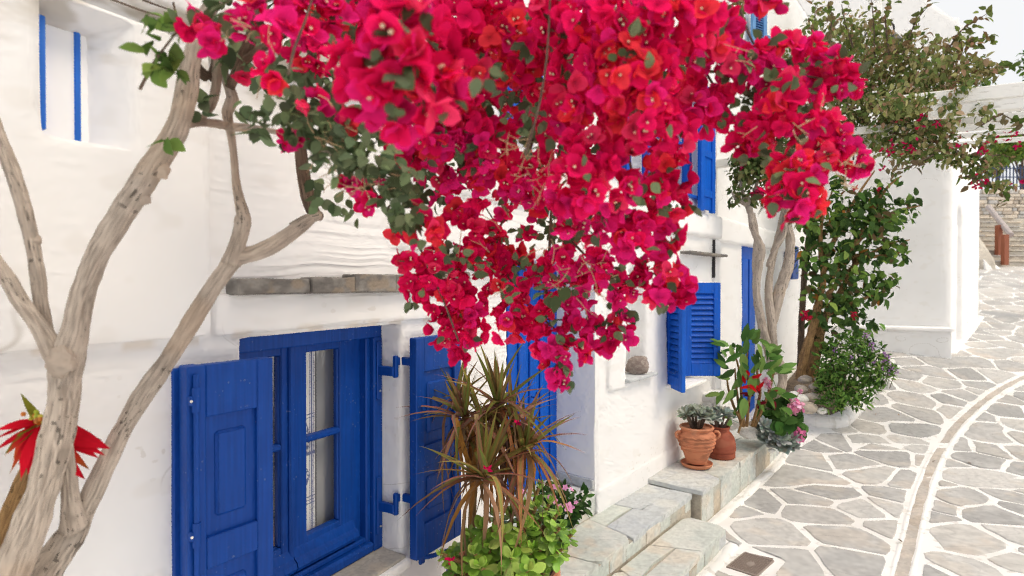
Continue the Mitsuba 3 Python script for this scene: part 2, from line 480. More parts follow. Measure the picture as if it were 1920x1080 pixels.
ovate = lambda t: max(0.02, (math.sin(math.pi * min(1, t ** 0.75)) ** 0.8) if t < 1 else 0.02)
lance = lambda t: max(0.02, math.sin(math.pi * t ** 0.8) ** 0.9 if t < 1 else 0.02)
strap = lambda t: (0.75 + 0.25 * min(1, t * 8)) * max(0.03, 1 - max(0, (t - 0.35) / 0.65) ** 1.6)
spoon = lambda t: max(0.08, (0.25 + 0.75 * math.sin(math.pi * min(1, max(0, (t - 0.05) / 0.95)) ** 1.3)) if t < 1 else 0.12)
heart = lambda t: max(0.03, (min(1, 0.35 + 2.6 * t) * (1 - max(0, (t - 0.32) / 0.68) ** 2.2)))
LEAF = blade(0.62, [0, 0.12, 0.35, 0.65, 0.88, 1], 0.22, 0.25, 0.02, 3, ovate)
LEAF_S = blade(0.6, [0, 0.3, 0.7, 1], 0.22, 0.25, 0, 3, ovate)
LANCE = blade(0.34, [0, 0.15, 0.4, 0.7, 1], 0.25, 0.22, 0, 3, lance)


def rot_from(yv, zv):
    """matrices (n,3,3) with columns x, y, z: the leaf's length along yv and its face towards about zv"""
    y = yv / (np.linalg.norm(yv, axis=1, keepdims=True) + 1e-9)
    x = np.cross(y, zv)
    x /= np.linalg.norm(x, axis=1, keepdims=True) + 1e-9
    return np.stack([x, y, np.cross(x, y)], -1)


def scatter(tmpl, pos, R, scale, col=None, tint=None):
    """copies of a leaf template: (vertices, faces, colours) with per-copy colour col (n,3) or template colours"""
    v, f = tmpl[0], tmpl[1]
    n, k = len(pos), len(v)
    scale = np.broadcast_to(np.asarray(scale, float).reshape(-1, 1, 1) if np.ndim(scale) < 2 else np.asarray(scale)[:, None, :], (n, 1, 3) if np.ndim(scale) == 2 else (n, 1, 1))
    q = np.einsum('nij,nkj->nki', R, v[None] * scale) + pos[:, None]
    F = (f[None] + (np.arange(n) * k)[:, None, None]).reshape(-1, 3)
    c = None if col is None else np.repeat(col[:, None], k, 1).reshape(-1, 3)
    if tint is not None:
        c = np.clip(c * np.tile(tint, (n, 1)), 0.002, 0.95)
    return q.reshape(-1, 3), F, c


def join(parts):
    vs, fs, cs, at = [], [], [], 0
    for v, f, c in parts:
        vs.append(v); fs.append(f + at); cs.append(c); at += len(v)
    return np.vstack(vs), np.vstack(fs), np.vstack(cs)


def unit(n):
    v = rng.normal(size=(n, 3))
    return v / np.linalg.norm(v, axis=1, keepdims=True)


def jit(col, n, amount=0.25, hue=0.1):
    c = np.asarray(col, float)[None] * (1 + amount * (rng.random((n, 1)) * 2 - 1)) * (1 + hue * (rng.random((n, 3)) * 2 - 1))
    return np.clip(c, 0.002, 0.95)


def pick(cols, n, weights=None):
    cols = np.asarray(cols, float)
    k = rng.choice(len(cols), n, p=weights)
    return np.clip(cols[k] * (1 + 0.22 * (rng.random((n, 1)) * 2 - 1)) * (1 + 0.08 * (rng.random((n, 3)) * 2 - 1)), 0.002, 0.95)


def foliage(parent, tmpl, pos, ydir, zdir, size, col, name='leaf', mass='leaf_mass', keep=0, mat='leaf', tint=None):
    """leaves of one plant: the `keep` that show largest as parts, the rest as one part of kind stuff"""
    R = rot_from(ydir, zdir)
    v, f, c = scatter(tmpl, pos, R, size, col, tint)
    k = len(tmpl[0]); kf = len(tmpl[1])
    order = np.argsort(-(np.asarray(size) / np.maximum(pos[:, 1], 0.3)) * frame_weight(pos))
    chosen = order[:keep]
    rest = np.ones(len(pos), bool); rest[chosen] = False
    for i in chosen:
        part(parent, name, trimesh.Trimesh(v[i * k:(i + 1) * k], tmpl[1], process=False), mat, True, c[i * k:(i + 1) * k])
    if rest.any():
        vi = np.repeat(rest, k)
        new = np.cumsum(vi) - 1
        ff = f.reshape(-1, kf, 3)[rest].reshape(-1, 3)
        part(parent, mass, trimesh.Trimesh(v[vi], new[ff], process=False), mat, True, c[vi], kind='stuff')


def frame_weight(pos):
    x = pos[:, 0] / np.maximum(pos[:, 1], 0.05)
    z = (pos[:, 2] - H_CAM) / np.maximum(pos[:, 1], 0.05)
    return np.where((np.abs(x) < 0.9) & (np.abs(z + 0.01) < 0.5) & (pos[:, 1] > 0.2), 1.0, 0.01)


# ------------------------------------------------------------------ the lie of the land
def zg(x, y):
    """height of the lane: level in front of the houses, then climbing"""
    y = np.asarray(y, float)
    return np.interp(y, [-100, 5.6, 6.5, 7.6, 9.7, 12, 18, 22, 200], [0, 0, 0.06, 0.26, 0.70, 1.15, 2.40, 2.45, 2.45])


def ground_at(px, py):
    """the point of the lane that shows at a pixel"""
    lo, hi = 1.0, 30.0
    for _ in range(60):
        m = (lo + hi) / 2
        p = P(px, py, m)
        if p[2] > zg(p[0], p[1]):
            lo = m
        else:
            hi = m
    return P(px, py, lo)


N = Frame((-0.03, 3.65), 29.46)                     # the near house
M = Frame((0.596, 4.10), 38.85)                     # the next house, set at a bend of the lane

# ================================================================== THE LANE
gx = np.concatenate([[-60, -30, -12], np.arange(-4, 16.1, 0.5), [20, 30, 60]])
gy = np.concatenate([[-60, -20, -5], np.arange(0, 24.1, 0.3), [30, 45, 80]])
X, Y = np.meshgrid(gx, gy, indexing='ij')
gv = np.stack([X, Y, zg(X, Y)], -1).reshape(-1, 3)
i, j = np.meshgrid(np.arange(len(gx) - 1), np.arange(len(gy) - 1), indexing='ij')
k = i * len(gy) + j
gf = np.stack([k, k + len(gy), k + len(gy) + 1, k + 1], -1).reshape(-1, 4)
lane = structure('lane', (gv, gf), 'grout', 'lane of irregular grey flagstones with thick whitewashed joints')

ch_px = [(1670, 1150), (1690, 1080), (1708, 1010), (1722, 950), (1745, 880), (1775, 825), (1815, 778), (1865, 738), (1920, 708), (1985, 680)]
ch = np.array([ground_at(a, b)[:2] for a, b in ch_px])
ch = smooth_path(ch, 0.08)
ch_line = LineString(ch)


def slab(poly, thick, bevel, rough=0.0, seed=0, z0=None, zfn=None, most=11):
    """a stone from its outline on the ground: flat top, chamfered rim, sides down into the joint"""
    c = np.array(poly.exterior.coords)[:-1]
    if Polygon(c).exterior.is_ccw is False:
        c = c[::-1]
    if len(c) > most:
        L = np.linalg.norm(np.diff(np.vstack([c, c[:1]]), axis=0), axis=1)
        s = np.concatenate([[0], np.cumsum(L)])
        t = np.linspace(0, s[-1], most, endpoint=False)
        cc = np.vstack([c, c[:1]])
        c = np.stack([np.interp(t, s, cc[:, 0]), np.interp(t, s, cc[:, 1])], 1)
    n = len(c)
    m = c.mean(0)
    r = np.linalg.norm(c - m, axis=1, keepdims=True)
    inner = m + (c - m) * (1 - bevel / np.maximum(r, bevel * 2))
    z = zfn or (lambda x, y: np.full(np.shape(x), z0, float))
    rr = np.random.RandomState(seed)
    tilt = rr.normal(0, rough, 2)
    top = lambda q: z(q[:, 0], q[:, 1]) + thick + ((q - m) @ tilt)
    v = np.vstack([np.column_stack([inner, top(inner)]), np.column_stack([c, top(c) - bevel * 0.6]), np.column_stack([c, z(c[:, 0], c[:, 1]) - 0.02]), [[m[0], m[1], top(m[None])[0] + rough * 0.05]]])
    a = np.arange(n); b = (a + 1) % n
    f = np.vstack([np.stack([a, b, a * 0 + 3 * n], 1)] + [q for q in (np.stack([n + a, n + b, b], 1), np.stack([n + a, b, a], 1), np.stack([2 * n + a, 2 * n + b, n + b], 1), np.stack([2 * n + a, n + b, n + a], 1))])
    return trimesh.Trimesh(v, f, process=False)


def Mp(s, w):
    p = M.pt(s, w, 0)
    return (p[0], p[1])


# what the flagstones leave free: the steps, the planted bed, the far house, the channel, the manhole surround
manhole_c = (ground_at(1361, 1064)[:2], ground_at(1396, 1036)[:2], ground_at(1450, 1048)[:2], ground_at(1420, 1083)[:2])
manhole_poly = Polygon(manhole_c)
near_edge = Polygon([Mp(-6, -8), Mp(-6, 0.75), Mp(0.66, 0.75), Mp(0.82, 0.535), Mp(3.3, 0.535), Mp(3.9, 0.66), Mp(4.6, 0.72), Mp(5.2, 0.62), Mp(7.0, 0.2), Mp(9, 0.1), Mp(9, -8)])
F_CORNER = P(1781, 667, 9.75)[:2]
free = unary_union([near_edge, ch_line.buffer(0.075), manhole_poly.buffer(0.06)])
far_block = Polygon([F_CORNER, F_CORNER + np.array([-7, 3.6]), F_CORNER + np.array([-1, 12]), F_CORNER + np.array([2.45, 2.4])]).buffer(0.07)
free = free.union(far_block)
view = Polygon([(0.3, 2.6), (1.2, 2.6), (3.3, 3.0), (18.2, 18.0), (14.0, 18.0), (4.0, 9.5), (2.0, 6.0)])
seeds = []
cell = 0.49
for a in np.arange(0, 20, cell):
    for b in np.arange(2, 19, cell * 0.92):
        q = np.array([a, b]) + (rng.random(2) - 0.5) * cell * 0.78
        if rng.random() > 0.05:
            seeds.append(q)
        if rng.random() < 0.05:
            seeds.append(q + rng.normal(0, 0.13, 2))
seeds = np.array(seeds)
vor = Voronoi(seeds)
cells = {}
for i, reg in enumerate(vor.point_region):
    reg = vor.regions[reg]
    if -1 in reg or len(reg) < 3:
        continue
    cells[i] = Polygon(vor.vertices[reg])
used, polys = set(), []
nb = {}
for a, b in vor.ridge_points:
    nb.setdefault(a, []).append(b); nb.setdefault(b, []).append(a)
for i in list(cells):
    if i in used:
        continue
    p = cells[i]; used.add(i)
    if rng.random() < 0.22:                       # two cells joined now and then: long stones
        for b in nb.get(i, []):
            if b in cells and b not in used and p.union(cells[b]).convex_hull.area < 1.10 * (p.area + cells[b].area):
                p = p.union(cells[b]); used.add(b)
                break
    polys.append(p)
stones = []
for p in polys:
    if not p.intersects(view):
        continue
    q = p.difference(free)
    for g in getattr(q, 'geoms', [q]):
        if g.is_empty or g.area < 0.012:
            continue
        gap = 0.015 + 0.016 * rng.random()
        g = g.buffer(-gap - 0.018).buffer(0.018, quad_segs=2)
        for h in getattr(g, 'geoms', [g]):
            if h.area > 0.012 and h.geom_type == 'Polygon':
                stones.append(h.simplify(0.008))
stones.sort(key=lambda g: g.centroid.y)
rest = []
for n_, g in enumerate(stones):
    # hand-cut edge: each outline wobbles a little
    c = np.array(g.segmentize(0.10).exterior.coords)[:-1]
    w = 0.022 * (meshkit.fbm(np.column_stack([c * 9, np.zeros(len(c))]), 2, 3) - 0.5)[:, None]
    c = c + w * (c - c.mean(0)) / (np.linalg.norm(c - c.mean(0), axis=1, keepdims=True) + 1e-6) * 2
    g = Polygon(c)
    if not g.is_valid:
        continue
    m_ = slab(g, 0.004 + 0.006 * rng.random(), 0.006, 0.006, n_, zfn=zg, most=17)
    if n_ < 290:
        part(lane, 'flagstone', m_, f'flag_{rng.integers(8)}')
    else:
        rest.append(m_)
if rest:
    part(lane, 'far_flagstones', cat(rest), 'flag_2', kind='stuff')


def ribbon(path, off0, off1, lift, noise_amp=0.0, seed=0):
    d = np.gradient(path, axis=0)
    d /= np.linalg.norm(d, axis=1, keepdims=True)
    nrm = np.stack([d[:, 1], -d[:, 0]], 1)
    wob = noise_amp * (meshkit.fbm(np.column_stack([path * 6, np.zeros(len(path))]), 2, seed) - 0.5)[:, None]
    rows = [path + nrm * (off0 + wob), path + nrm * (off1 - wob)]
    v = np.vstack([np.column_stack([r, zg(r[:, 0], r[:, 1]) + lift]) for r in rows])
    n = len(path)
    a = np.arange(n - 1)
    return trimesh.Trimesh(v, np.vstack([np.stack([a, a + n, a + n + 1], 1), np.stack([a, a + n + 1, a + 1], 1)]), process=False)


part(lane, 'drain_channel', ribbon(ch, -0.036, 0.036, 0.004, 0.02, 4), 'channel')
for a in (-1, 1):
    part(lane, 'drain_edge', cat([tube(np.column_stack([ch + np.array([0, 0]) + a * 0.052 * np.stack([np.gradient(ch, axis=0)[:, 1], -np.gradient(ch, axis=0)[:, 0]], 1) / np.linalg.norm(np.gradient(ch, axis=0), axis=1, keepdims=True), zg(ch[:, 0], ch[:, 1]) - 0.018])[::2],
                                      np.full(len(ch[::2]), 0.026), 8, 0.2, 0.5, 3)]), 'grout', True)

# ================================================================== THE STEPS
steps = thing('stone_steps', 'two low steps of greenish stone slabs below the white wall in the foreground', 'steps')
platform = thing('stone_platform', 'raised walkway of greenish stone slabs carrying the two terracotta pots', 'platform')


def slabs_on(owner, s0, s1, w0, w1, z, splits, seed, jag=0.03):
    """irregular slabs that tile one tread, with mortar joints between them"""
    r = np.random.RandomState(seed)
    edges = np.linspace(s0, s1, splits + 1)
    edges[1:-1] += r.uniform(-0.06, 0.06, splits - 1)
    skew = r.uniform(-0.09, 0.09, splits + 1); skew[0] = skew[-1] = 0
    for i in range(splits):
        a0, a1, b0, b1 = edges[i] - skew[i], edges[i] + skew[i], edges[i + 1] - skew[i + 1], edges[i + 1] + skew[i + 1]
        cuts = [(w0, w1)]
        if r.rand() < 0.5 and w1 - w0 > 0.3:
            k = w0 + (w1 - w0) * r.uniform(0.35, 0.65)
            cuts = [(w0, k), (k, w1)]
        for c0, c1 in cuts:
            t0, t1 = (c0 - w0) / (w1 - w0), (c1 - w0) / (w1 - w0)
            L = lambda t: a0 + (a1 - a0) * t
            Rr = lambda t: b0 + (b1 - b0) * t
            q = Polygon([Mp(L(t0), c0), Mp(L(t1), c1), Mp((L(t1) + Rr(t1)) / 2, c1 + (r.uniform(-0.006, 0.006) if c1 == w1 else r.uniform(-jag, jag))), Mp(Rr(t1), c1), Mp(Rr(t0), c0)]).buffer(-0.004)
            if q.geom_type != 'Polygon' or q.is_empty:
                continue
            q = Polygon(np.array(q.segmentize(0.12).exterior.coords)[:-1] + 0)
            part(owner, 'slab', slab(q, 0.018, 0.005, 0.006, r.randint(999), z0=z - 0.018, most=16), f'slab_{r.choice([0, 0, 1, 1, 2, 2, 2])}')


def riser(owner, s0, s1, w, z0, z1, seed):
    r = np.random.RandomState(seed)
    s = s0
    while s < s1 - 0.03:
        e = min(s1, s + r.uniform(0.10, 0.30))
        part(owner, 'riser_stone', M.box(s + 0.004, e - 0.004, w - 0.03, w + 0.006 * r.rand(), z0 + 0.002, z1 - r.uniform(0.004, 0.012), 0.003), f'slab_{r.choice([0, 1, 2, 2, 3])}')
        s = e


ZL, ZM, ZP = 0.13, 0.25, 0.292
put(steps, cat([M.box(-3.2, 0.80, -0.6, 0.385, -0.2, ZM - 0.022), M.box(-3.2, 0.645, 0.385, 0.705, -0.2, ZL - 0.022)]), 'cement')
slabs_on(steps, -3.2, 0.81, 0.0, 0.395, ZM, 8, 3)
slabs_on(steps, -3.2, 0.655, 0.40, 0.72, ZL, 7, 11)
riser(steps, -3.2, 0.79, 0.385, ZL, ZM - 0.018, 5)
riser(steps, -3.2, 0.645, 0.705, 0.0, ZL - 0.018, 6)
for w0, w1 in ((0.42, 0.55), (0.56, 0.70)):
    part(steps, 'riser_stone', M.box(0.640, 0.652, w0, w1, 0.002, ZL - 0.02, 0.003), 'slab_2')
put(platform, M.box(0.83, 3.2, -0.3, 0.455, -0.2, ZP - 0.036), 'cement')
slabs_on(platform, 0.80, 3.0, 0.0, 0.478, ZP, 5, 8)
riser(platform, 0.84, 3.1, 0.455, 0.004, ZP - 0.02, 9)
# the raised stoop before the blue door
stoop = thing('door_stoop', 'single raised stone stoop in front of the blue plank door', 'step')
put(stoop, M.box(-1.2, -0.035, -0.7, 0.012, 0.0, 0.405), 'cement')
slabs_on(stoop, -1.2, -0.03, -0.66, 0.02, 0.425, 2, 21)
part(stoop, 'riser_stone', M.box(-0.036, -0.026, -0.30, -0.16, 0.26, 0.404, 0.003), 'slab_2')
part(stoop, 'riser_stone', M.box(-0.036, -0.026, -0.15, 0.01, 0.26, 0.404, 0.003), 'slab_0')
for s0, s1 in ((-1.1, -0.62), (-0.61, -0.30), (-0.29, -0.04)):
    part(stoop, 'riser_stone', M.box(s0, s1, 0.006, 0.018, 0.26, 0.404, 0.003), f'slab_{rng.integers(3)}')
# whitewashed fillet along the foot of the platform
fil = np.array([Mp(s, 0.515 + 0.012 * math.sin(5 * s)) for s in np.arange(0.78, 3.5, 0.06)])
part(lane, 'white_fillet', tube(np.column_stack([fil, zg(fil[:, 0], fil[:, 1]) - 0.032]), np.full(len(fil), 0.052), 8, 0.2, 0.3, 6), 'grout', True)
fil = np.array([Mp(s, 0.75 + 0.012 * math.sin(5 * s)) for s in np.arange(-2.5, 0.72, 0.06)])
part(lane, 'white_fillet', tube(np.column_stack([fil, zg(fil[:, 0], fil[:, 1]) - 0.035]), np.full(len(fil), 0.055), 8, 0.2, 0.3, 6), 'grout', True)

# ================================================================== MANHOLE COVER
mc = np.array(manhole_c)
cover = thing('manhole_cover', 'rusty brown cast iron manhole cover set into the white mortar', 'manhole cover')
put(cover, slab(Polygon(mc), 0.005, 0.003, z0=0.0), 'iron_brown')
e1, e2 = mc[1] - mc[0], mc[3] - mc[0]
bars = []


def lozenge(a, b, sa, sb, rot, h=0.0055):
    c_, s_ = math.cos(rot), math.sin(rot)
    q = [mc[0] + e1 * (a + x * c_ - y * s_) + e2 * (b + x * s_ + y * c_) for x, y in ((-sa, -sb), (sa, -sb), (sa, sb), (-sa, sb))]
    return slab(Polygon(q), h + 0.004, 0.002, z0=0.0)


part(cover, 'raised_rim', cat([lozenge(0.5, 0.03, 0.47, 0.02, 0), lozenge(0.5, 0.97, 0.47, 0.02, 0), lozenge(0.03, 0.5, 0.02, 0.47, 0), lozenge(0.97, 0.5, 0.02, 0.47, 0)]), 'iron_worn')
pat = []
for a in np.arange(0.11, 0.95, 0.078):
    for b in np.arange(0.11, 0.95, 0.078):
        if (a - 0.5) ** 2 + (b - 0.5) ** 2 > 0.13 ** 2:
            pat.append(lozenge(a, b, 0.026, 0.009, 0.79 if (round(a / 0.078) + round(b / 0.078)) % 2 else -0.79))
part(cover, 'tread_pattern', cat(pat), 'iron_worn')
an = np.linspace(0, 2 * np.pi, 20, endpoint=False)
part(cover, 'centre_boss', cat([slab(Polygon([mc[0] + e1 * (0.5 + r_ * math.cos(t)) + e2 * (0.5 + r_ * math.sin(t)) for t in an]), h, 0.003, z0=0.0, most=20) for r_, h in ((0.12, 0.008), (0.07, 0.012))]), 'iron_worn')

# ================================================================== THE NEAR HOUSE
house = thing('near_house', 'nearest white house on the left with a blue shuttered window and slate drip ledge', 'house')
ZS, ZW = 0.588, 1.705                              # window opening
W0, W1 = -1.875, -1.017
body = mbox(-6.5, 0, -0.5, 0, -0.4, 2.82)
body -= mbox(W0, W1, -0.40, 0.2, ZS, ZW)
slit = m3.Manifold.hull_points([(a, w, z) for w, s0, s1, z0, z1 in ((-0.062, -2.462, -2.325, 2.287, 2.605), (0.06, -2.466, -2.225, 2.283, 2.655)) for a in (s0, s1) for z in (z0, z1)])
body += mbox(-6.5, -2.01, -0.1, 0.042, 1.728, 2.66)          # smooth upper pier
body += mbox(-1.98, -0.72, -0.05, 0.022, 1.72, 1.858)        # lintel band
body -= slit
part(house, 'wall', plaster(N, body, 0.033, 0.0045, 2, 2), 'plaster_ridged', True)
part(house, 'roof_edge', plaster(N, mbox(-6.5, 0.12, -0.6, 0.085, 2.71, 2.86), 0.05, 0.02, 2, 5), 'plaster_smooth', True)
# slate drip ledge, stone by stone
s = -1.93
for k_, L in enumerate((0.31, 0.22, 0.26, 0.19, 0.24, 0.2)):
    q = cbox(s + 0.001, s + L - 0.001, -0.04, 0.055 + 0.03 * rng.random(), 1.858 + 0.004 * rng.random(), 1.908 + 0.014 * rng.random() + 0.008 * k_, 0.005).subdivide().subdivide()
    v = np.array(q.vertices)
    v += 0.012 * (np.stack([meshkit.fbm(v * 25 + 7 * a, 2, a) for a in range(3)], 1) - 0.5)
    q.vertices = v
    part(house, 'ledge_stone', N.tf(q), 'slate')
    s += L
# window sill of stone with a whitewashed nosing
part(house, 'sill', plaster(N, mbox(W0 + 0.005, W1 + 0.0, -0.16, 0.03, ZS - 0.04, ZS + 0.012), 0.03, 0.008, 2, 9), 'sill_stone', True)
part(house, 'sill_nosing', plaster(N, mbox(W0 - 0.03, W1 + 0.03, -0.01, 0.045, ZS - 0.065, ZS - 0.004), 0.03, 0.01, 3, 10), 'plaster_smooth', True)

# the small deep opening high on the left
niche = part(house, 'slit_window', N.tf(pbox(-2.458, -2.31, -0.075, -0.053, 2.29, 2.602)), 'white_panel', label='small white panelled slit window edged with two blue strips')
part(niche, 'blue_edge', N.box(-2.461, -2.437, -0.055, -0.006, 2.305, 2.606, 0.003), 'blue_strip')
part(niche, 'blue_edge', N.box(-2.353, -2.338, -0.055, -0.047, 2.292, 2.606, 0.003), 'blue_strip')

# ---- the window
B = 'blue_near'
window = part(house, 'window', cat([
    N.box(W0, W1, -0.19, -0.125, 1.635, ZW + 0.0, 0.004), N.box(-1.076, W1, -0.19, -0.122, ZS + 0.012, 1.636, 0.004), N.box(W0, -1.868, -0.19, -0.122, ZS + 0.012, 1.636, 0.002),
    N.box(-1.105, -1.075, -0.205, -0.145, ZS + 0.05, 1.636, 0.006), N.box(-1.16, -1.10, -0.235, -0.185, ZS + 0.05, 1.645, 0.006),
    N.box(-1.869, -1.075, -0.20, -0.118, ZS + 0.011, ZS + 0.062, 0.012), N.box(-1.869, -1.075, -0.235, -0.15, ZS + 0.06, ZS + 0.085, 0.006)]), B, label='blue painted window frame with two glazed casements')


def casement(s0, s1, ml, mr, name):
    z0, z1 = ZS + 0.083, 1.637
    w0, w1 = -0.225, -0.178
    g0, g1 = s0 + ml, s1 - mr
    c = part(house, name, cat([N.box(s0, g0, w0, w1, z0, z1), N.box(g1, s1, w0, w1, z0, z1), N.box(g0, g1, w0, w1 - 0.001, 1.598, z1), N.box(g0, g1, w0, w1 - 0.001, z0, 0.80),
                               N.box(g0 - 0.001, g1 + 0.001, w0 + 0.004, w1 + 0.004, 1.205, 1.232, 0.008),
                               N.box(g0 - 0.012, g0 + 0.006, w0 + 0.01, w1 - 0.012, 0.80, 1.598, 0.006), N.box(g1 - 0.006, g1 + 0.012, w0 + 0.01, w1 - 0.012, 0.80, 1.598, 0.006)]), B)
    ogee = [(w1, 0), (w1 + 0.012, 0.004), (w1 + 0.03, 0.012), (w1 + 0.042, 0.03), (w1 + 0.036, 0.05), (w1 + 0.018, 0.066), (w1 + 0.008, 0.09), (w1, 0.10)]
    e = trimesh.creation.extrude_polygon(Polygon(ogee), s1 - s0 - 0.004, engine='earcut')
    v = np.array(e.vertices)
    e2_ = trimesh.Trimesh(np.column_stack([v[:, 2] + s0 + 0.002, v[:, 0], v[:, 1] + z0 + 0.004]), e.faces, process=False)
    part(c, 'weather_bar', N.tf(e2_), B, 25)
    for a, b in ((0.80, 1.206), (1.231, 1.598)):
        q = np.array([N.pt(g0 - 0.004, -0.203, a), N.pt(g1 + 0.004, -0.203, a), N.pt(g1 + 0.004, -0.203, b), N.pt(g0 - 0.004, -0.203, b)])
        part(c, 'glass_pane', (q, np.array([[0, 1, 2, 3]])), 'pane')
    return c


casement(-1.515, -1.158, 0.083, 0.082, 'casement')
casement(-1.868, -1.517, 0.075, 0.046, 'casement')
part(house, 'meeting_stile', N.box(-1.532, -1.505, -0.19, -0.164, ZS + 0.10, 1.636, 0.006), B)
# the room behind
part(house, 'room', cat([N.tf(pbox(-2.6, -0.6, -1.7, -1.68, 0.2, 2.2)), N.tf(pbox(-2.6, -2.58, -1.68, -0.41, 0.2, 2.2)), N.tf(pbox(-0.62, -0.6, -1.68, -0.51, 0.2, 2.2)), N.tf(pbox(-2.6, -0.6, -1.68, -0.51, 2.18, 2.2)), N.tf(pbox(-2.6, -0.6, -1.68, -0.51, 0.2, 0.22))]), 'room_dark')


def cloth(s0, s1, w, z0, z1, folds, amp, key, name, seed):
    n, m = 60, 16
    ss = np.linspace(s0, s1, n); zz = np.linspace(z0, z1, m)
    SS, ZZ = np.meshgrid(ss, zz, indexing='ij')
    WW = w + amp * np.sin((SS - s0) * folds + seed) * (0.7 + 0.3 * np.cos(2 * ZZ)) + amp * 0.4 * np.sin(SS * folds * 2.3)
    v = N.o + SS[..., None] * N.u + WW[..., None] * N.n + ZZ[..., None] * np.array([0, 0, 1.0])
    uv = np.stack([(SS - s0), (ZZ - z0)], -1).reshape(-1, 2)
    a, b = np.meshgrid(np.arange(n - 1), np.arange(m - 1), indexing='ij')
    k = a * m + b
    f = np.stack([k, k + m, k + m + 1, k + 1], -1).reshape(-1, 4)
    part(house, name, (v.reshape(-1, 3), f), key, True, uv=uv)


cloth(-1.62, -1.335, -0.240, 0.775, 1.64, 55, 0.005, 'curtain_print', 'curtain', 0)
cloth(-1.34, -1.30, -0.262, 0.60, 1.64, 70, 0.006, 'curtain_grey', 'curtain', 1)
cloth(-1.31, -1.13, -0.272, 0.60, 1.64, 30, 0.006, 'room_grey', 'curtain', 2)
cloth(-1.90, -1.64, -0.30, 0.62, 1.64, 60, 0.010, 'curtain_print', 'curtain', 3)


def panel_shutter(fr, L, z0, z1, th, owner, mat, raised=1):
    """a two-panel wooden shutter leaf in its own frame: s 0..L, w 0..th (raised: side on which the fielded panels show)"""
    st, r1, r2, r3 = 0.058, 0.165, 0.10, 0.155
    zm = z0 + (z1 - z0) * 0.455
    part(owner, 'stile', fr.box(0, st, 0, th, z0, z1, 0.004), mat)
    part(owner, 'stile', fr.box(L - st, L, 0, th, z0, z1, 0.004), mat)
    e = 0.0008
    part(owner, 'rail', fr.box(st, L - st, e, th - e, z1 - r1, z1, 0.003), mat)
    part(owner, 'rail', fr.box(st, L - st, e, th - e, zm - r2 / 2, zm + r2 / 2, 0.003), mat)
    part(owner, 'rail', fr.box(st, L - st, e, th - e, z0, z0 + r3, 0.003), mat)
    for a, b in ((z0 + r3, zm - r2 / 2), (zm + r2 / 2, z1 - r1)):
        part(owner, 'panel', cat([fr.box(st, L - st, th * 0.25, th * 0.60, a, b, 0.0), fr.box(st + 0.034, L - st - 0.034, th * 0.2, th * 0.86, a + 0.055, b - 0.055, 0.009)]), mat)


def cyl(p0, p1, r, n=12):
    return tube([p0, p1], [r, r], n, 10)


# left leaf, folded back against the wall
k1 = fresh(f'{house}__shutter'); labels[k1] = {'label': 'left blue panelled shutter leaf folded back, with a long bolt rod'}
A = Frame((-1.0367, 1.796), 36.0)
LA = 0.287
panel_shutter(A, LA, ZS - 0.05, 1.640, 0.046, k1, B)
part(k1, 'hinge_rod', cat([cyl(A.pt(0.022, 0.056, ZS + 0.05), A.pt(0.022, 0.056, 1.615), 0.0085), *[cyl(A.pt(0.022, 0.056, z), A.pt(0.022, 0.056, z + 0.075), 0.0125) for z in (1.50, 1.08, 0.70)],
                           *[A.box(0.002, 0.03, 0.038, 0.060, z + 0.02, z + 0.05, 0.003) for z in (1.50, 1.08, 0.70)]]), B, 30)
part(k1, 'screw', cat([moved(trimesh.creation.icosphere(1, 0.0045), A.pt(0.006, 0.060, z + 0.035)) for z in (1.50, 1.08, 0.70)]), 'pebble_white')
part(k1, 'edge_batten', cat([A.box(0.004, 0.05, -0.022, -0.001, ZS + 0.0, 1.64, 0.004), A.box(-0.012, 0.03, -0.045, -0.021, ZS + 0.0, 1.63, 0.004)]), B)
# right leaf, folded back against the wall
k2 = fresh(f'{house}__shutter'); labels[k2] = {'label': 'right blue panelled shutter leaf folded back towards the spiky plant'}
B2 = N.sub(-1.028, 0.055, 3.0)
panel_shutter(B2, 0.345, 0.585, 1.638, 0.046, k2, B)


def hinge(z, owner):
    g = [N.box(-1.062, -1.03, -0.124, -0.112, z - 0.14, z + 0.14, 0.004), N.box(-1.058, -1.034, -0.118, -0.02, z - 0.022, z + 0.022, 0.003), N.box(-1.050, -1.028, -0.03, -0.008, z - 0.03, z + 0.075, 0.004),
         N.box(-1.034, -0.95, -0.022, -0.012, z + 0.028, z + 0.066, 0.003), N.box(-1.012, -0.99, -0.02, 0.06, z + 0.028, z + 0.066, 0.003)]
    part(house, 'hinge', cat(g), B)
    part(house, 'hinge_screw', moved(trimesh.creation.icosphere(1, 0.005), N.pt(-1.046, -0.109, z - 0.10)), 'slab_0')


hinge(1.475, house)
hinge(0.815, house)
# shutter stay below the right leaf
stay = part(house, 'shutter_stay', cat([tube([N.pt(-0.95, 0.01, 0.56), N.pt(-0.95, 0.07, 0.565), N.pt(-0.90, 0.10, 0.56), N.pt(-0.80, 0.115, 0.548)], [0.011] * 4, 8), tube([N.pt(-0.80, 0.115, 0.548), N.pt(-0.80, 0.118, 0.50), N.pt(-0.798, 0.122, 0.43)], [0.012, 0.011, 0.017], 8),
                                        N.box(-0.97, -0.935, 0.06, 0.078, 0.535, 0.60, 0.004)]), B, 40)
part(k2, 'knob', moved(trimesh.creation.icosphere(2, 0.013), B2.pt(0.315, 0.052, 0.80)), B, True)

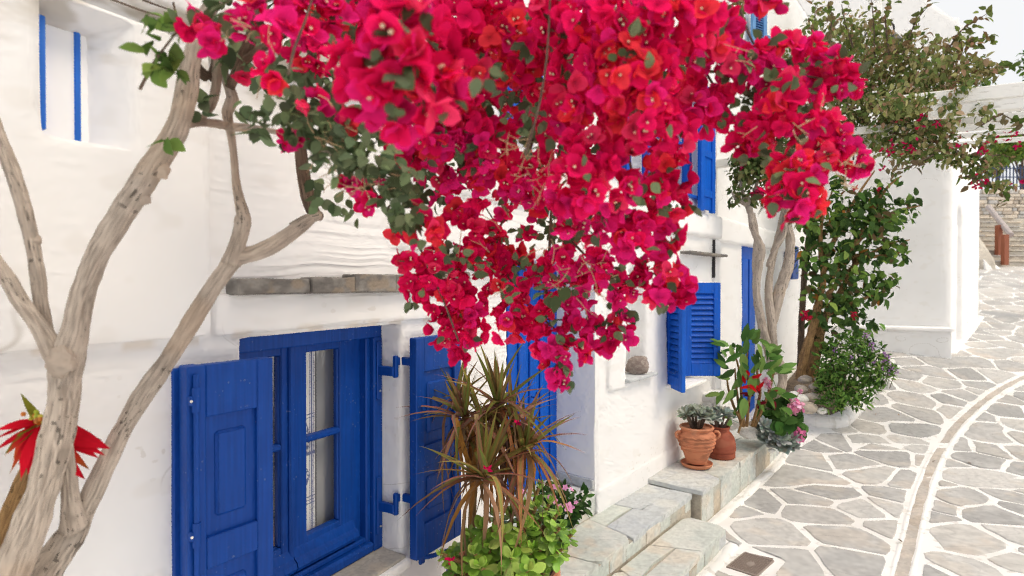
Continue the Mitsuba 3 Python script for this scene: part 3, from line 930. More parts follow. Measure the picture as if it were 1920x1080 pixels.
# ================================================================== THE SECOND HOUSE
mid = thing('second_house', 'second white house along the lane with louvred blue shutters and plank door', 'house')
body = mbox(0, 2.475, -0.6, 0, -0.3, 2.45)
body -= mbox(0.44, 0.80, -0.16, 0.3, 1.155, 1.84)
body -= m3.Manifold.cylinder(0.5, 0.18, 0.18, 32).rotate([-90, 0, 0]).translate([0.62, -0.16, 1.84])
body -= mbox(1.25, 1.64, -0.22, 0.3, 1.0, 1.9)
body += mbox(0.0, 2.40, -0.1, 0.018, 0.2, 0.42)                # plinth
body += mbox(0.15, 0.47, -0.1, 0.03, 1.10, 2.0) - mbox(0.42, 0.52, -0.2, 0.2, 1.16, 1.9)
part(mid, 'wall', plaster(M, body, 0.05, 0.009, 3, 21), 'stucco', True)
part(mid, 'upper_wall', plaster(M, mbox(-2.2, 2.475, -0.7, 0.012, 2.35, 6.6) - mbox(0.2, 1.95, -0.4, 0.3, 2.72, 3.75) - mbox(-1.02, -0.76, -0.3, 0.3, 2.75, 3.1), 0.08, 0.012, 3, 22), 'plaster_clean', True)
part(mid, 'string_course', plaster(M, mbox(1.2, 2.50, -0.1, 0.05, 2.35, 2.58), 0.05, 0.01, 3, 23), 'plaster_clean', True)
part(mid, 'corner_pilaster', plaster(M, mbox(2.33, 2.52, -0.3, 0.03, 0.2, 2.36), 0.05, 0.01, 3, 24), 'plaster_clean', True)
part(mid, 'slate_shelf', M.box(1.5, 2.47, -0.02, 0.11, 2.165, 2.19, 0.005), 'slate')
part(mid, 'wall_crack', M.tf(pbox(2.322, 2.332, -0.03, 0.0285, 1.95, 2.34)), 'iron_black')
# set-back wall, door opening behind the small tree, far wall
body = mbox(2.475, 8.2, -0.7, -0.10, -0.4, 6.4) - mbox(3.66, 4.34, -0.17, 0.2, 0.0, 2.42)
part(mid, 'set_back_wall', plaster(M, body, 0.09, 0.012, 3, 25), 'stucco', True)
part(mid, 'string_course', plaster(M, mbox(2.50, 7.9, -0.2, -0.05, 2.35, 2.62), 0.06, 0.012, 3, 26), 'plaster_clean', True)
part(mid, 'far_door', cat([M.box(3.67, 4.33, -0.19, -0.15, 0.2, 2.40), *[M.box(3.73 + 0.30 * k_, 3.97 + 0.30 * k_, -0.151, -0.132, a, b, 0.01) for k_ in range(2) for a, b in ((0.4, 1.1), (1.2, 2.2))]]), 'blue_far', label='blue panelled door behind the small tree')
part(mid, 'meter_box', M.box(5.55, 5.95, -0.12, 0.02, 1.95, 2.45, 0.02), 'blue_near')
# doorway: reveal of the recess and the wall above it
part(mid, 'door_surround', plaster(M, mbox(-1.9, 0.0, -0.7, -0.02, 2.05, 2.5) + mbox(-0.0, 0.3, -0.6, -0.005, 0.1, 2.4), 0.05, 0.007, 3, 27), 'plaster_ridged', True)
part(mid, 'door_surround', plaster(M, mbox(-1.6, -0.715, -0.7, -0.30, 0.1, 2.2), 0.05, 0.007, 3, 28), 'plaster_ridged', True)
part(mid, 'skirting', M.box(-0.018, -0.004, -0.335, -0.012, 0.425, 0.49, 0.003), 'slab_1')
part(mid, 'threshold', M.box(-0.75, -0.02, -0.40, -0.30, 0.425, 0.448, 0.006), 'slab_2')
door = fresh(f'{mid}__door')
s = -0.71
for k_ in range(6):
    L = 0.125
    part(door, 'plank', M.box(s + 0.004, s + L - 0.004, -0.372, -0.335, 0.455, 2.02, 0.006), 'blue_far')
    part(door, 'cover_strip', M.box(s - 0.016, s + 0.016, -0.336, -0.318, 0.458, 2.0, 0.006), 'blue_far')
    s += L
part(door, 'backing', M.box(-0.72, 0.03, -0.39, -0.370, 0.452, 2.03), 'blue_near')
part(door, 'letter_hook', tube([M.pt(-0.34, -0.317, 1.1), M.pt(-0.34, -0.28, 1.1), M.pt(-0.34, -0.27, 1.14)], [0.006] * 3, 6), 'blue_near')

# ---- louvred shutter leaves


def louvre_leaf(fr, L, z0, z1, owner, mat, n=13, th=0.035, st=0.062, rail=0.10, slat='slat'):
    part(owner, 'stile', fr.box(0, st, 0, th, z0, z1), mat)
    part(owner, 'stile', fr.box(L - st, L, 0, th, z0, z1), mat)
    part(owner, 'rail', fr.box(st, L - st, 0.001, th - 0.001, z1 - rail, z1), mat)
    part(owner, 'rail', fr.box(st, L - st, 0.001, th - 0.001, z0, z0 + rail * 1.15), mat)
    a, b = z0 + rail * 1.15, z1 - rail
    h = (b - a) / n
    for k in range(n):
        z = a + h * k
        q = np.array([[st - 0.004, 0.004, z + h * 0.75], [st - 0.004, 0.010, z + h * 0.85], [st - 0.004, th - 0.003, z + 0.1 * h], [st - 0.004, th - 0.010, z]])
        r = q.copy(); r[:, 0] = L - st + 0.004
        part(owner, slat, fr.tf(trimesh.convex.convex_hull(np.vstack([q, r]))), mat)
    part(owner, 'backing', fr.tf(pbox(st - 0.002, L - st + 0.002, 0.0015, 0.0035, a, b)), 'blue_near')


k3 = fresh(f'{mid}__shutter'); labels[k3] = {'label': 'narrow-looking louvred blue shutter leaf turned edge on beside its open twin'}
f3 = Frame((1.395, 5.10), 172)
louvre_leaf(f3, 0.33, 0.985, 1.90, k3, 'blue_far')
part(k3, 'hook', cat([tube([f3.pt(0.10, 0.045, 1.13), f3.pt(0.22, 0.05, 1.13), f3.pt(0.26, 0.05, 1.16)], [0.006] * 3, 6)]), 'blue_near')
k4 = fresh(f'{mid}__shutter'); labels[k4] = {'label': 'louvred blue shutter leaf standing open and facing the viewer'}
f4 = Frame((1.600, 5.36), 90)
louvre_leaf(f4, 0.33, 1.035, 1.90, k4, 'blue_far')
part(k4, 'latch', cat([f4.box(0.285, 0.305, 0.035, 0.047, 1.30, 1.36, 0.004), f4.box(0.28, 0.31, 0.045, 0.056, 1.32, 1.335, 0.003)]), 'blue_near')
part(mid, 'window', cat([M.box(1.25, 1.64, -0.20, -0.16, 1.0, 1.05), M.box(1.25, 1.64, -0.20, -0.16, 1.86, 1.9), M.box(1.25, 1.29, -0.20, -0.16, 1.05, 1.86), M.box(1.60, 1.64, -0.20, -0.16, 1.05, 1.86)]), 'blue_far')
part(mid, 'window_glass', (np.array([M.pt(1.28, -0.18, 1.04), M.pt(1.61, -0.18, 1.04), M.pt(1.61, -0.18, 1.87), M.pt(1.28, -0.18, 1.87)]), np.array([[0, 1, 2, 3]])), 'pane')
part(mid, 'window_dark', M.tf(pbox(1.2, 1.7, -0.55, -0.53, 0.9, 2.0)), 'room_dark')
part(mid, 'window_sill', M.box(1.18, 1.68, -0.15, 0.19, 0.985, 1.012, 0.006), 'pebble_white')
# side shelf with a sloping white end right of the shutters
part(mid, 'white_corbel', plaster(M, mbox(2.05, 2.42, -0.05, 0.14, 0.72, 0.80), 0.04, 0.012, 2, 31), 'plaster_clean', True)
part(mid, 'niche_sill', M.box(0.40, 0.90, -0.16, 0.065, 1.135, 1.160, 0.006), 'slab_1')

# ---- upper windows
uw = fresh(f'{mid}__upper_window')
part(uw, 'frame', cat([M.box(0.2, 1.95, -0.14, -0.07, 2.72, 2.80), M.box(0.2, 1.95, -0.14, -0.07, 3.67, 3.75), *[M.box(a, a + 0.08, -0.14, -0.07, 2.8, 3.67) for a in (0.2, 0.6, 1.0, 1.45, 1.87)], *[M.box(a, b, -0.13, -0.08, 3.2, 3.24) for a, b in ((0.28, 0.6), (0.68, 1.0), (1.08, 1.45), (1.53, 1.87))]]), 'blue_far')
part(uw, 'glass_pane', (np.array([M.pt(0.2, -0.11, 2.8), M.pt(1.95, -0.11, 2.8), M.pt(1.95, -0.11, 3.7), M.pt(0.2, -0.11, 3.7)]), np.array([[0, 1, 2, 3]])), 'pane')
part(uw, 'room', M.tf(pbox(0.1, 2.1, -0.6, -0.58, 2.6, 3.9)), 'room_grey')
part(uw, 'sill', M.box(0.15, 2.0, -0.1, 0.05, 2.70, 2.722), 'blue_far')
us = fresh(f'{mid}__upper_shutter')
usf = M.sub(1.76, 0.06, 2)
for a, b in ((0, 0.07), (0.27, 0.34)):
    part(us, 'stile', usf.box(a, b, 0, 0.04, 2.58, 3.78), 'blue_far')
for a, b in ((2.72, 2.79), (3.1, 3.17), (3.7, 3.78)):
    part(us, 'rail', usf.box(0.07, 0.27, -0.004, 0.036, a, b), 'blue_far')
part(us, 'board', usf.box(0.06, 0.28, 0.006, 0.022, 2.60, 3.75), 'blue_far')
us = fresh(f'{mid}__upper_shutter')
louvre_leaf(M.sub(-1.04, 0.03, 2), 0.30, 2.76, 3.15, us, 'blue_far', 8)
part(mid, 'window_dark', M.tf(pbox(-1.1, -0.7, -0.29, -0.28, 2.7, 3.2)), 'blue_far')
us = fresh(f'{mid}__upper_shutter'); labels[us] = {'label': 'pale blue louvred shutter high on the wall above the right arm of flowers'}
pa = P(1407, 30, 7.0)
louvre_leaf(Frame((pa[0], pa[1]), 60), 0.27, 4.72, 5.30, us, 'blue_pale', 12)
part(mid, 'shutter_stop', Frame((pa[0], pa[1]), 60).box(0.29, 0.40, 0, 0.03, 4.86, 4.95), 'blue_pale')
part(mid, 'ladder_beam', M.box(2.7, 2.78, -0.1, 0.7, 3.15, 3.24, 0.01), 'white_wood')

# ================================================================== THE FAR HOUSE
far = thing('far_house', 'plain white house closing the lane, with a built-in bench along its front', 'house')
Fo = F_CORNER


ang = math.degrees(math.atan2(2.3, 2.2))
FR = Frame(tuple(Fo), ang)                          # right flank: u up the lane, n to the right
u1 = np.array([-math.sin(math.radians(61)), math.cos(math.radians(61))])
foot = Polygon([tuple(Fo), tuple(Fo + u1 * 6.5), tuple(Fo + u1 * 6.5 + FR.u[:2] * 6), tuple(Fo + FR.u[:2] * 3.05)])
cs = m3.CrossSection([np.array(foot.exterior.coords)[:-1]]) if foot.exterior.is_ccw else m3.CrossSection([np.array(foot.exterior.coords)[:-1][::-1]])
solid = m3.Manifold.extrude(cs, 5.4).translate([0, 0, -0.6])
cut = FR.tf(pbox(0.62, 1.05, -0.09, 0.3, 0.0, 3.25))
cut = m3.Manifold(m3.Mesh(np.asarray(cut.vertices, np.float32), np.asarray(cut.faces, np.uint32)))
if cut.volume() > 0:
    solid -= cut


class World:
    def tf(self, m):
        return m


part(far, 'wall', plaster(World(), solid, 0.12, 0.015, 3, 41), 'plaster_clean', True)
part(far, 'bench', plaster(World(), m3.Manifold.extrude(m3.CrossSection([np.array([Fo + u1 * 0.03, Fo + u1 * 3.2, Fo + u1 * 3.2 + np.array([-0.2, -0.36]), Fo + u1 * 0.03 + np.array([-0.2, -0.36])])]), 1.05).translate([0, 0, 0.05]), 0.08, 0.01, 2, 42), 'plaster_clean', True)
part(far, 'bench_seat', plaster(World(), m3.Manifold.extrude(m3.CrossSection([np.array([Fo + u1 * -0.0, Fo + u1 * 3.25, Fo + u1 * 3.25 + np.array([-0.23, -0.42]), Fo + u1 * -0.0 + np.array([-0.23, -0.42])])]), 0.055).translate([0, 0, 1.095]), 0.06, 0.008, 2, 43), 'plaster_clean', True)

# upper white houses behind the pergola
up = thing('upper_house', 'pale white house rising behind the vine at the top right', 'house')
q0, q1 = P(1380, 0, 13.5)[:2], P(1803, 0, 13.0)[:2]
UF = Frame(tuple(q0), math.degrees(math.atan2(q1[0] - q0[0], q1[1] - q0[1])))
Lu = float(np.linalg.norm(q1 - q0))
part(up, 'wall', plaster(UF, mbox(0, Lu, -5, 0, 1.0, 7.9), 0.2, 0.02, 2, 51), 'plaster_clean', True)
part(up, 'parapet', plaster(UF, mbox(-0.2, Lu * 0.64, -5, 0.25, 7.4, 9.2), 0.2, 0.02, 2, 52), 'plaster_clean', True)
part(up, 'sloping_wall', plaster(UF, m3.Manifold.hull_points([(Lu * 0.64, -0.3, 7.5), (Lu * 0.64, 0, 7.5), (Lu * 0.64, -0.3, 9.2), (Lu * 0.64, 0, 9.2), (Lu * 1.06, -0.3, 7.4), (Lu * 1.06, 0, 7.4), (Lu * 1.06, -0.3, 7.5), (Lu * 1.06, 0, 7.5)]), 0.2, 0.01, 1, 53), 'plaster_clean', True)

# ================================================================== STAIRWAY, STONE WALL, FENCE, TREES AT THE END OF THE LANE
stairs = thing('stone_stairway', 'rough stone stairway climbing away at the right end of the lane', 'stairs')
SF = Frame(tuple(P(1842, 500, 18.0)[:2]), 88)       # s to the right along the treads
for k in range(10):
    z = 2.40 + 0.185 * k
    y = 0.30 * k
    q = SF.box(-0.05 - 0.03 * k * 0, 4.2, -6 + 3 - y - 0.35 + 3, -y, z - 0.4, z + 0.185 - 0.035, 0.02)
    part(stairs, 'step', q, 'stair_stone')
    s = -0.05
    while s < 3.0:
        L = rng.uniform(0.35, 0.8)
        part(stairs, 'tread_stone', SF.box(s + 0.01, s + L - 0.01, -y - 0.33, -y + 0.035 + 0.02 * rng.random(), z + 0.15, z + 0.185 + 0.008 * rng.random(), 0.012), rng.choice(['rubble', 'stair_stone', 'flag_2']))
        s += L
part(stairs, 'side_wall', plaster(SF, m3.Manifold.hull_points([(-0.5, -3.4, 2.0), (-0.02, -3.4, 2.0), (-0.5, 0.5, 2.0), (-0.02, 0.5, 2.0), (-0.5, -3.4, 4.75), (-0.02, -3.4, 4.75), (-0.5, -1.2, 4.75), (-0.02, -1.2, 4.75), (-0.5, 0.5, 2.55), (0.0, 0.5, 2.55)]), 0.12, 0.04, 2, 61), 'stair_stone', True)
part(stairs, 'white_skirt', plaster(SF, m3.Manifold.hull_points([(-0.4, 0.3, 2.2), (0.05, 0.3, 2.2), (-0.4, 0.6, 2.2), (0.4, 0.4, 2.2), (-0.4, 0.2, 2.75), (0.0, 0.3, 2.5), (0.4, 0.1, 2.42), (-0.4, 0.5, 2.6)]), 0.1, 0.03, 2, 62), 'plaster_clean', True)
rail = thing('stair_handrail', 'wooden handrail with two red brown posts on the stairway', 'handrail')
h0, h1 = P(1893, 438, 18.0), P(1853, 388, 19.6)
part(rail, 'post', pbox(P(1888, 0, 17.9)[0] - 0.07, P(1888, 0, 17.9)[0] + 0.07, 17.83, 17.97, 2.45, P(0, 440, 17.9)[2]), 'rail_brown')
part(rail, 'post', pbox(P(1876, 0, 18.5)[0] - 0.07, P(1876, 0, 18.5)[0] + 0.07, 18.43, 18.57, 2.75, P(0, 422, 18.5)[2]), 'rail_brown')
part(rail, 'top_rail', tube([h1, h0 + (h0 - h1) * 0.05], [0.085, 0.085], 8, 1), 'rail_top', 40)

rub = thing('rubble_wall', 'pale coursed stone retaining wall above the stairway', 'wall')
RF = Frame(tuple(P(1835, 0, 22.0)[:2]), 90)
put(rub, RF.box(-0.3, 6, -0.6, -0.02, 2.2, 5.42), 'cement')
z = 3.9
while z < 5.40:
    h = rng.uniform(0.11, 0.19)
    h = min(h, 5.42 - z + 0.03)
    s = -0.3 - rng.random() * 0.2
    while s < 2.6:
        L = rng.uniform(0.18, 0.55)
        c = cbox(s + 0.012, s + L - 0.012, -0.1, 0.02 + 0.05 * rng.random(), z + 0.008, z + h - 0.008, 0.02)
        part(rub, 'stone', RF.tf(c), rng.choice(['rubble', 'rubble', 'pebble_tan', 'flag_2']))
        s += L
    z += h
fence = thing('iron_fence', 'dark blue iron railing on top of the pale stone wall', 'fence')
for k in range(22):
    s = -0.25 + 0.135 * k
    part(fence, 'bar', RF.tf(pbox(s - 0.016, s + 0.016, -0.32, -0.288, 5.38, 6.42)), 'iron_navy')
for z in (5.62, 5.98, 6.32):
    part(fence, 'rail', RF.tf(pbox(-0.4, 3.0, -0.315, -0.293, z - 0.018, z + 0.018)), 'iron_navy')
part(fence, 'scroll', RF.tf(pbox(-0.25, 0.25, -0.31, -0.295, 5.40, 5.75)), 'iron_navy')

GREEN_D, GREEN_M, GREEN_Y = (0.06, 0.11, 0.03), (0.12, 0.21, 0.05), (0.27, 0.36, 0.08)


def leafy_tree(name, label, base, height, crown, spread, n, cols, size, seed, cat_='tree', trunk_r=0.1, group=None):
    t = thing(name, label, cat_, group)
    b = np.array(base, float)
    top = b + [0, 0, height]
    part(t, 'trunk', tube([b, b + [0.1, 0, height * 0.4], b + [0.0, 0.1, height * 0.8]], [trunk_r, trunk_r * 0.8, trunk_r * 0.4], 9, 0.15, 0.3, seed), 'bark_dark', True)
    r = np.random.RandomState(seed)
    clumps = []
    for _ in range(crown):
        c = top + r.normal(0, 1, 3) * spread * 0.5
        clumps.append(c)
        part(t, 'limb', tube([b + [0, 0, height * r.uniform(0.4, 0.75)], (b + [0, 0, height * 0.7] + c) / 2, c], [trunk_r * 0.4, trunk_r * 0.25, trunk_r * 0.1], 6, 0.2), 'bark_dark', True)
    cl = np.array(clumps)
    k = rng.integers(len(cl), size=n)
    d = unit(n)
    pos = cl[k] + d * (rng.random((n, 1)) ** 0.4) * np.asarray(spread) * 0.42
    foliage(t, LEAF_S, pos, unit(n) + d * 0.6 + [0, 0, -0.3], d + unit(n) * 0.6 + [0, 0, 0.5], size * (0.7 + 0.6 * rng.random(n)), pick(cols, n), mass='crown')
    return t


leafy_tree('garden_tree', 'bright yellow green tree behind the railing at the right edge', P(1868, 330, 25) * [1, 1, 0] + [0, 0, 4.5], 3.3, 9, np.array([1.3, 1.0, 0.7]), 2600, [GREEN_Y, (0.22, 0.30, 0.06), GREEN_M], 0.17, 5)
leafy_tree('garden_tree', 'darker olive green tree behind the railing, right of the yellow one', P(1915, 330, 27) * [1, 1, 0] + [0, 0, 4.5], 3.7, 9, np.array([1.5, 1.0, 0.8]), 2600, [GREEN_M, (0.12, 0.17, 0.06), GREEN_D], 0.17, 6)
leafy_tree('garden_tree', 'green tree top rising above the pergola beams at the right edge', P(1905, 150, 12) * [1, 1, 0] + [0.5, 0, 1.2], P(1905, 108, 12)[2] - 1.2, 7, np.array([0.75, 0.6, 0.8]), 1500, [GREEN_M, (0.13, 0.21, 0.04), GREEN_D], 0.11, 8)

# ================================================================== PERGOLA AND ITS VINE
perg = thing('pergola', 'white painted wooden pergola spanning the lane at the upper right', 'pergola')
PF_ = -66.0


def beam(px, py0, py1, d, L0=1.8, L1=1.5, name='beam', deg=PF_, wd=0.07):
    """a beam through the pixel, running across the lane"""
    a, b = P(px, py0, d), P(px, py1, d)
    f = Frame((a[0], a[1]), deg)
    c = cbox(-L1, L0, -wd / 2, wd / 2, b[2], a[2], 0.01)
    v = c.subdivide().subdivide()
    v.vertices = np.array(v.vertices) + 0.012 * (np.stack([meshkit.fbm(np.array(v.vertices) * [2, 9, 9] + 5 * q + d, 2, q) for q in range(3)], 1) - 0.5)
    part(perg, name, f.tf(v), 'white_wood')


beam(1850, 162, 188, 6.3, 0.78, 2.4)
beam(1850, 190, 212, 6.35, 0.52, 2.4, wd=0.16)
beam(1850, 216, 230, 7.2, 2.2, 2.4)
beam(1850, 228, 243, 7.9, 3.0, 2.4)
beam(1850, 246, 256, 8.6, 3.4, 2.4)
beam(1850, 262, 270, 9.3, 3.4, 2.4)
beam(1620, 248, 276, 8.3, 1.6, 1.0, deg=-80)
beam(1735, 252, 262, 8.0, 1.2, 0.4, name='girder', deg=34)
lant = thing('street_lantern', 'small dark metal lantern half hidden in the top of the vine', 'lantern')
lp = P(1676, 78, 9.0)
put(lant, moved(revolve([(0.001, 0.20), (0.012, 0.19), (0.014, 0.15), (0.03, 0.14), (0.05, 0.10), (0.11, 0.03), (0.14, 0.0), (0.13, -0.012), (0.0, -0.012)], 6), lp), 'iron_black')
part(lant, 'cage', moved(revolve([(0.0, -0.012), (0.10, -0.015), (0.075, -0.28), (0.0, -0.28)], 6), lp), 'iron_black')
part(lant, 'bracket', tube([lp + [0, 0, 0.19], lp + [-0.05, 0, 0.3], lp + [-0.32, 0.1, 0.24], lp + [-0.5, 0.2, -0.4], lp + [-0.5, 0.2, -1.8]], [0.015] * 5, 6, 0.05), 'iron_black', True)


def blobs(spec, density, size, flat=1.0):
    """leaf positions inside soft blobs: rows (px, py, radius x px, radius y px, depth) -> positions, outward directions"""
    ps, ds = [], []
    for px, py, rx, ry, d in spec:
        n = int(density * rx * ry / 100)
        u = unit(n)
        r = rng.random((n, 1)) ** 0.38
        sc = np.array([PX(rx, d), flat * 0.5 * (PX(rx, d) + PX(ry, d)), PX(ry, d)])
        ps.append(P(px, py, d) + u * r * sc)
        ds.append(u)
    return np.vstack(ps), np.vstack(ds)


vine = thing('pergola_vine', 'large dry olive and brown vine heaped over the white pergola', 'vine')
VB = [(1500, 110, 40, 35, 8.0), (1560, 90, 60, 55, 8.2), (1560, 150, 70, 50, 8.0), (1620, 130, 80, 60, 8.0), (1690, 110, 85, 50, 7.6), (1750, 110, 80, 40, 7.2), (1790, 128, 70, 32, 6.8), (1840, 130, 40, 22, 6.6), (1640, 190, 90, 55, 7.9), (1580, 210, 60, 50, 8.0),
      (1700, 180, 80, 50, 7.4), (1740, 165, 60, 35, 7.0), (1720, 220, 70, 40, 7.4), (1680, 245, 60, 32, 7.6), (1742, 258, 50, 35, 7.2), (1768, 225, 36, 26, 7.0), (1690, 188, 50, 24, 6.1), (1725, 190, 30, 18, 6.1), (1740, 270, 50, 28, 7.3), (1785, 288, 40, 24, 7.1), (1830, 300, 40, 25, 7.0), (1850, 320, 28, 18, 6.9), (1880, 345, 22, 12, 6.8),
      (1700, 285, 40, 22, 7.5), (1665, 275, 40, 22, 7.7), (1610, 245, 50, 30, 8.0), (1845, 262, 24, 16, 7.0), (1790, 180, 24, 18, 6.4), (1845, 205, 22, 16, 6.3), (1540, 45, 30, 40, 8.4), (1640, 70, 40, 40, 8.2), (1600, 60, 45, 40, 8.3), (1812, 155, 18, 16, 6.3), (1780, 205, 16, 14, 6.3)]
pos, d = blobs(VB, 12.0, 0.06)
n = len(pos)
cols = [(0.27, 0.29, 0.11), (0.38, 0.38, 0.17), (0.16, 0.215, 0.07), (0.44, 0.34, 0.21), (0.36, 0.23, 0.15), (0.46, 0.47, 0.22), (0.10, 0.15, 0.05)]
wts = np.array([0.26, 0.12, 0.30, 0.07, 0.07, 0.05, 0.13])
colr = pick(cols, n, wts)
brown = np.clip((pos[:, 2] - 4.1) / 0.5, 0, 1) * np.clip((pos[:, 0] - 4.7) / 0.8, 0, 1) * (rng.random(n) < 0.6)
colr = colr * (1 - brown[:, None]) + pick([(0.34, 0.20, 0.125), (0.29, 0.19, 0.11), (0.22, 0.20, 0.08)], n) * brown[:, None]
foliage(vine, LEAF_S, pos, unit(n) + [0, 0, -0.7], d * 0.5 + unit(n) * 0.7 + [0, -0.3, 0.6], 0.052 + 0.05 * rng.random(n), colr, keep=120, mass='leaf_mass')
# sprigs standing up out of the vine
sp = [[(1535, 90), (1528, 40), (1530, 5)], [(1600, 90), (1585, 45), (1578, 8)], [(1640, 110), (1638, 40), (1632, -10)], [(1668, 110), (1660, 30), (1672, -15)], [(1690, 110), (1715, 45), (1740, 12)], [(1770, 110), (1800, 60), (1852, 25)], [(1780, 115), (1815, 78), (1862, 70)], [(1500, 100), (1482, 75), (1478, 55)], [(1820, 140), (1868, 130), (1895, 122)], [(1555, 80), (1560, 30), (1552, 10)],
      [(1810, 330), (1870, 352), (1892, 372)], [(1750, 290), (1700, 315), (1668, 318)], [(1840, 235), (1880, 215), (1910, 235)], [(1835, 300), (1875, 290), (1905, 300)]]
for k, row in enumerate(sp):
    dd = 7.6 - 0.1 * k if k < 10 else 6.9
    pp = [P(a, b, dd) for a, b in row]
    part(vine, 'stem', tube(pp, [0.012, 0.008, 0.004], 5, 0.08), 'bark_dark', True)
    q = smooth_path(np.array(pp), 0.035)
    n = len(q) * 2
    q2 = np.repeat(q, 2, 0) + rng.normal(0, 0.035, (n, 3))
    foliage(vine, LEAF_S, q2, unit(n) + [0, 0, -0.5], unit(n) + [0, -0.6, 0.3], 0.07 + 0.05 * rng.random(n), pick([(0.2, 0.27, 0.07), (0.13, 0.16, 0.05), (0.24, 0.16, 0.09)] if k < 8 else [(0.1, 0.15, 0.04), (0.18, 0.14, 0.08)], n), mass='sprig_leaves')
part(vine, 'stem', tube([P(1500, 700, 7.9), P(1510, 500, 8.0), P(1540, 330, 8.1), P(1600, 220, 8.0), P(1700, 190, 7.6), P(1800, 170, 6.9)], [0.045, 0.04, 0.035, 0.03, 0.02, 0.012], 7, 0.1, 0.3), 'bark_dark', True)
part(vine, 'stem', tube([P(1600, 220, 8.0), P(1680, 250, 7.6), P(1780, 275, 7.1), P(1860, 330, 6.9)], [0.025, 0.018, 0.012, 0.006], 6, 0.1, 0.3), 'bark_dark', True)
# far flowers among the vine leaves
FV = [(1727, 213, 6), (1725, 199, 4), (1685, 226, 4), (1665, 282, 12), (1672, 270, 9), (1706, 276, 14), (1712, 282, 6), (1796, 276, 10), (1838, 276, 12), (1846, 283, 7), (1829, 348, 13), (1849, 338, 6), (1893, 255, 14), (1910, 276, 9), (1735, 210, 12), (1722, 240, 5), (1758, 232, 8), (1655, 315, 5), (1782, 215, 6), (1800, 255, 5), (1640, 205, 4), (1920, 340, 10)]
pp, k_ = [], []
for a, b, r in FV:
    n = max(3, int(r * 0.9))
    pp.append(P(a, b, 6.75) + rng.normal(0, 1, (n, 3)) * PX(r, 6.75) * 0.5)
pos = np.vstack(pp); n = len(pos)
foliage(vine, LEAF_S, pos, unit(n), unit(n) + [0, -0.8, 0.2], np.full(n, 0.05), pick([(0.50, 0.012, 0.10), (0.42, 0.01, 0.06)], n), mass='far_blossoms', mat='petal')

# a hanging strand of the same kind at the corner of the second house
strand = thing('hanging_vine', 'thin pale green vine trailing down the wall above the small tree', 'vine')
part(strand, 'stem', tube([P(1392, -30, 5.9), P(1380, 30, 5.9), P(1383, 70, 5.9), P(1388, 120, 5.95)], [0.008, 0.006, 0.005, 0.003], 5, 0.06), 'bark_dark', True)
pos, d = blobs([(1382, 20, 16, 30, 5.9), (1380, 55, 12, 22, 5.9), (1386, 90, 8, 22, 5.95)], 26, 0.05)
n = len(pos)
foliage(strand, LEAF_S, pos, unit(n) * 0.7 + [0, 0, -1], unit(n) + [0, -0.8, 0.2], 0.05 + 0.03 * rng.random(n), pick([(0.2, 0.22, 0.07), (0.12, 0.15, 0.05), (0.28, 0.2, 0.11)], n), mass='leaf_mass')

# ================================================================== SMALL TREE WITH SEVERAL STEMS
st = thing('small_tree', 'small tree with several smooth grey twisting stems before the second door', 'tree')
dT = 5.75
part(st, 'trunk', limb([(1398, 815, dT, 26), (1425, 788, dT, 24), (1458, 745, dT - 0.05, 20), (1468, 700, dT, 17), (1452, 655, dT, 16), (1446, 600, dT, 17), (1441, 540, dT + 0.05, 15), (1450, 480, dT + .1, 13), (1462, 430, dT + .1, 12), (1470, 390, dT + .1, 10)], 12, 0.3, 1), 'bark_pale', True)
part(st, 'stem', limb([(1452, 700, dT, 22), (1436, 640, dT - .02, 18), (1425, 590, dT - .03, 17), (1418, 540, dT - .02, 15), (1424, 490, dT - .02, 16), (1428, 465, dT - .02, 15), (1412, 430, dT, 13), (1405, 385, dT, 11), (1398, 365, dT, 9)], 12, 0.3, 2), 'bark_pale', True)
part(st, 'stem', limb([(1440, 650, dT + .05, 16), (1452, 590, dT + .05, 20), (1462, 545, dT + .05, 23), (1478, 495, dT + .05, 22), (1482, 450, dT + .05, 18), (1477, 415, dT + .05, 14), (1490, 370, dT + .05, 9)], 12, 0.3, 3), 'bark_pale', True)
part(st, 'stem', limb([(1420, 560, dT, 12), (1416, 500, dT, 12), (1418, 440, dT, 10), (1412, 400, dT, 8)], 10, 0.3, 4), 'bark_pale', True)
part(st, 'stem', limb([(1440, 500, dT, 10), (1452, 470, dT, 10), (1470, 440, dT, 9), (1474, 400, dT, 8)], 10, 0.3, 5), 'bark_pale', True)
for q in ([(1405, 400), (1390, 350), (1388, 300)], [(1405, 395), (1420, 340), (1430, 290)], [(1475, 415), (1478, 360), (1470, 310)], [(1400, 385), (1380, 372), (1372, 360)]):
    part(st, 'branch', tube([P(a, b, dT) for a, b in q], [PX(4, dT), PX(3, dT), PX(1.5, dT)], 6, 0.06), 'bark_pale', True)
pos, d = blobs([(1390, 330, 22, 40, dT), (1400, 300, 30, 30, dT), (1425, 320, 30, 40, dT), (1440, 290, 40, 30, dT), (1380, 375, 12, 14, dT), (1470, 330, 30, 40, dT), (1410, 370, 25, 16, dT), (1460, 270, 50, 40, dT), (1378, 292, 9, 9, dT)], 17, 0.05)
n = len(pos)
foliage(st, LEAF_S, pos, unit(n) + [0, 0, -0.7], d * 0.6 + unit(n) * 0.6 + [0, -0.3, 0.5], 0.045 + 0.035 * rng.random(n), pick([(0.06, 0.09, 0.03), (0.09, 0.13, 0.04), (0.15, 0.19, 0.07), (0.20, 0.19, 0.08)], n), keep=60)
pos, d = blobs([(1420, 366, 9, 9, dT - .1), (1428, 360, 7, 7, dT - .1), (1391, 310, 4, 4, dT - .1)], 40, 0.05); n = len(pos)
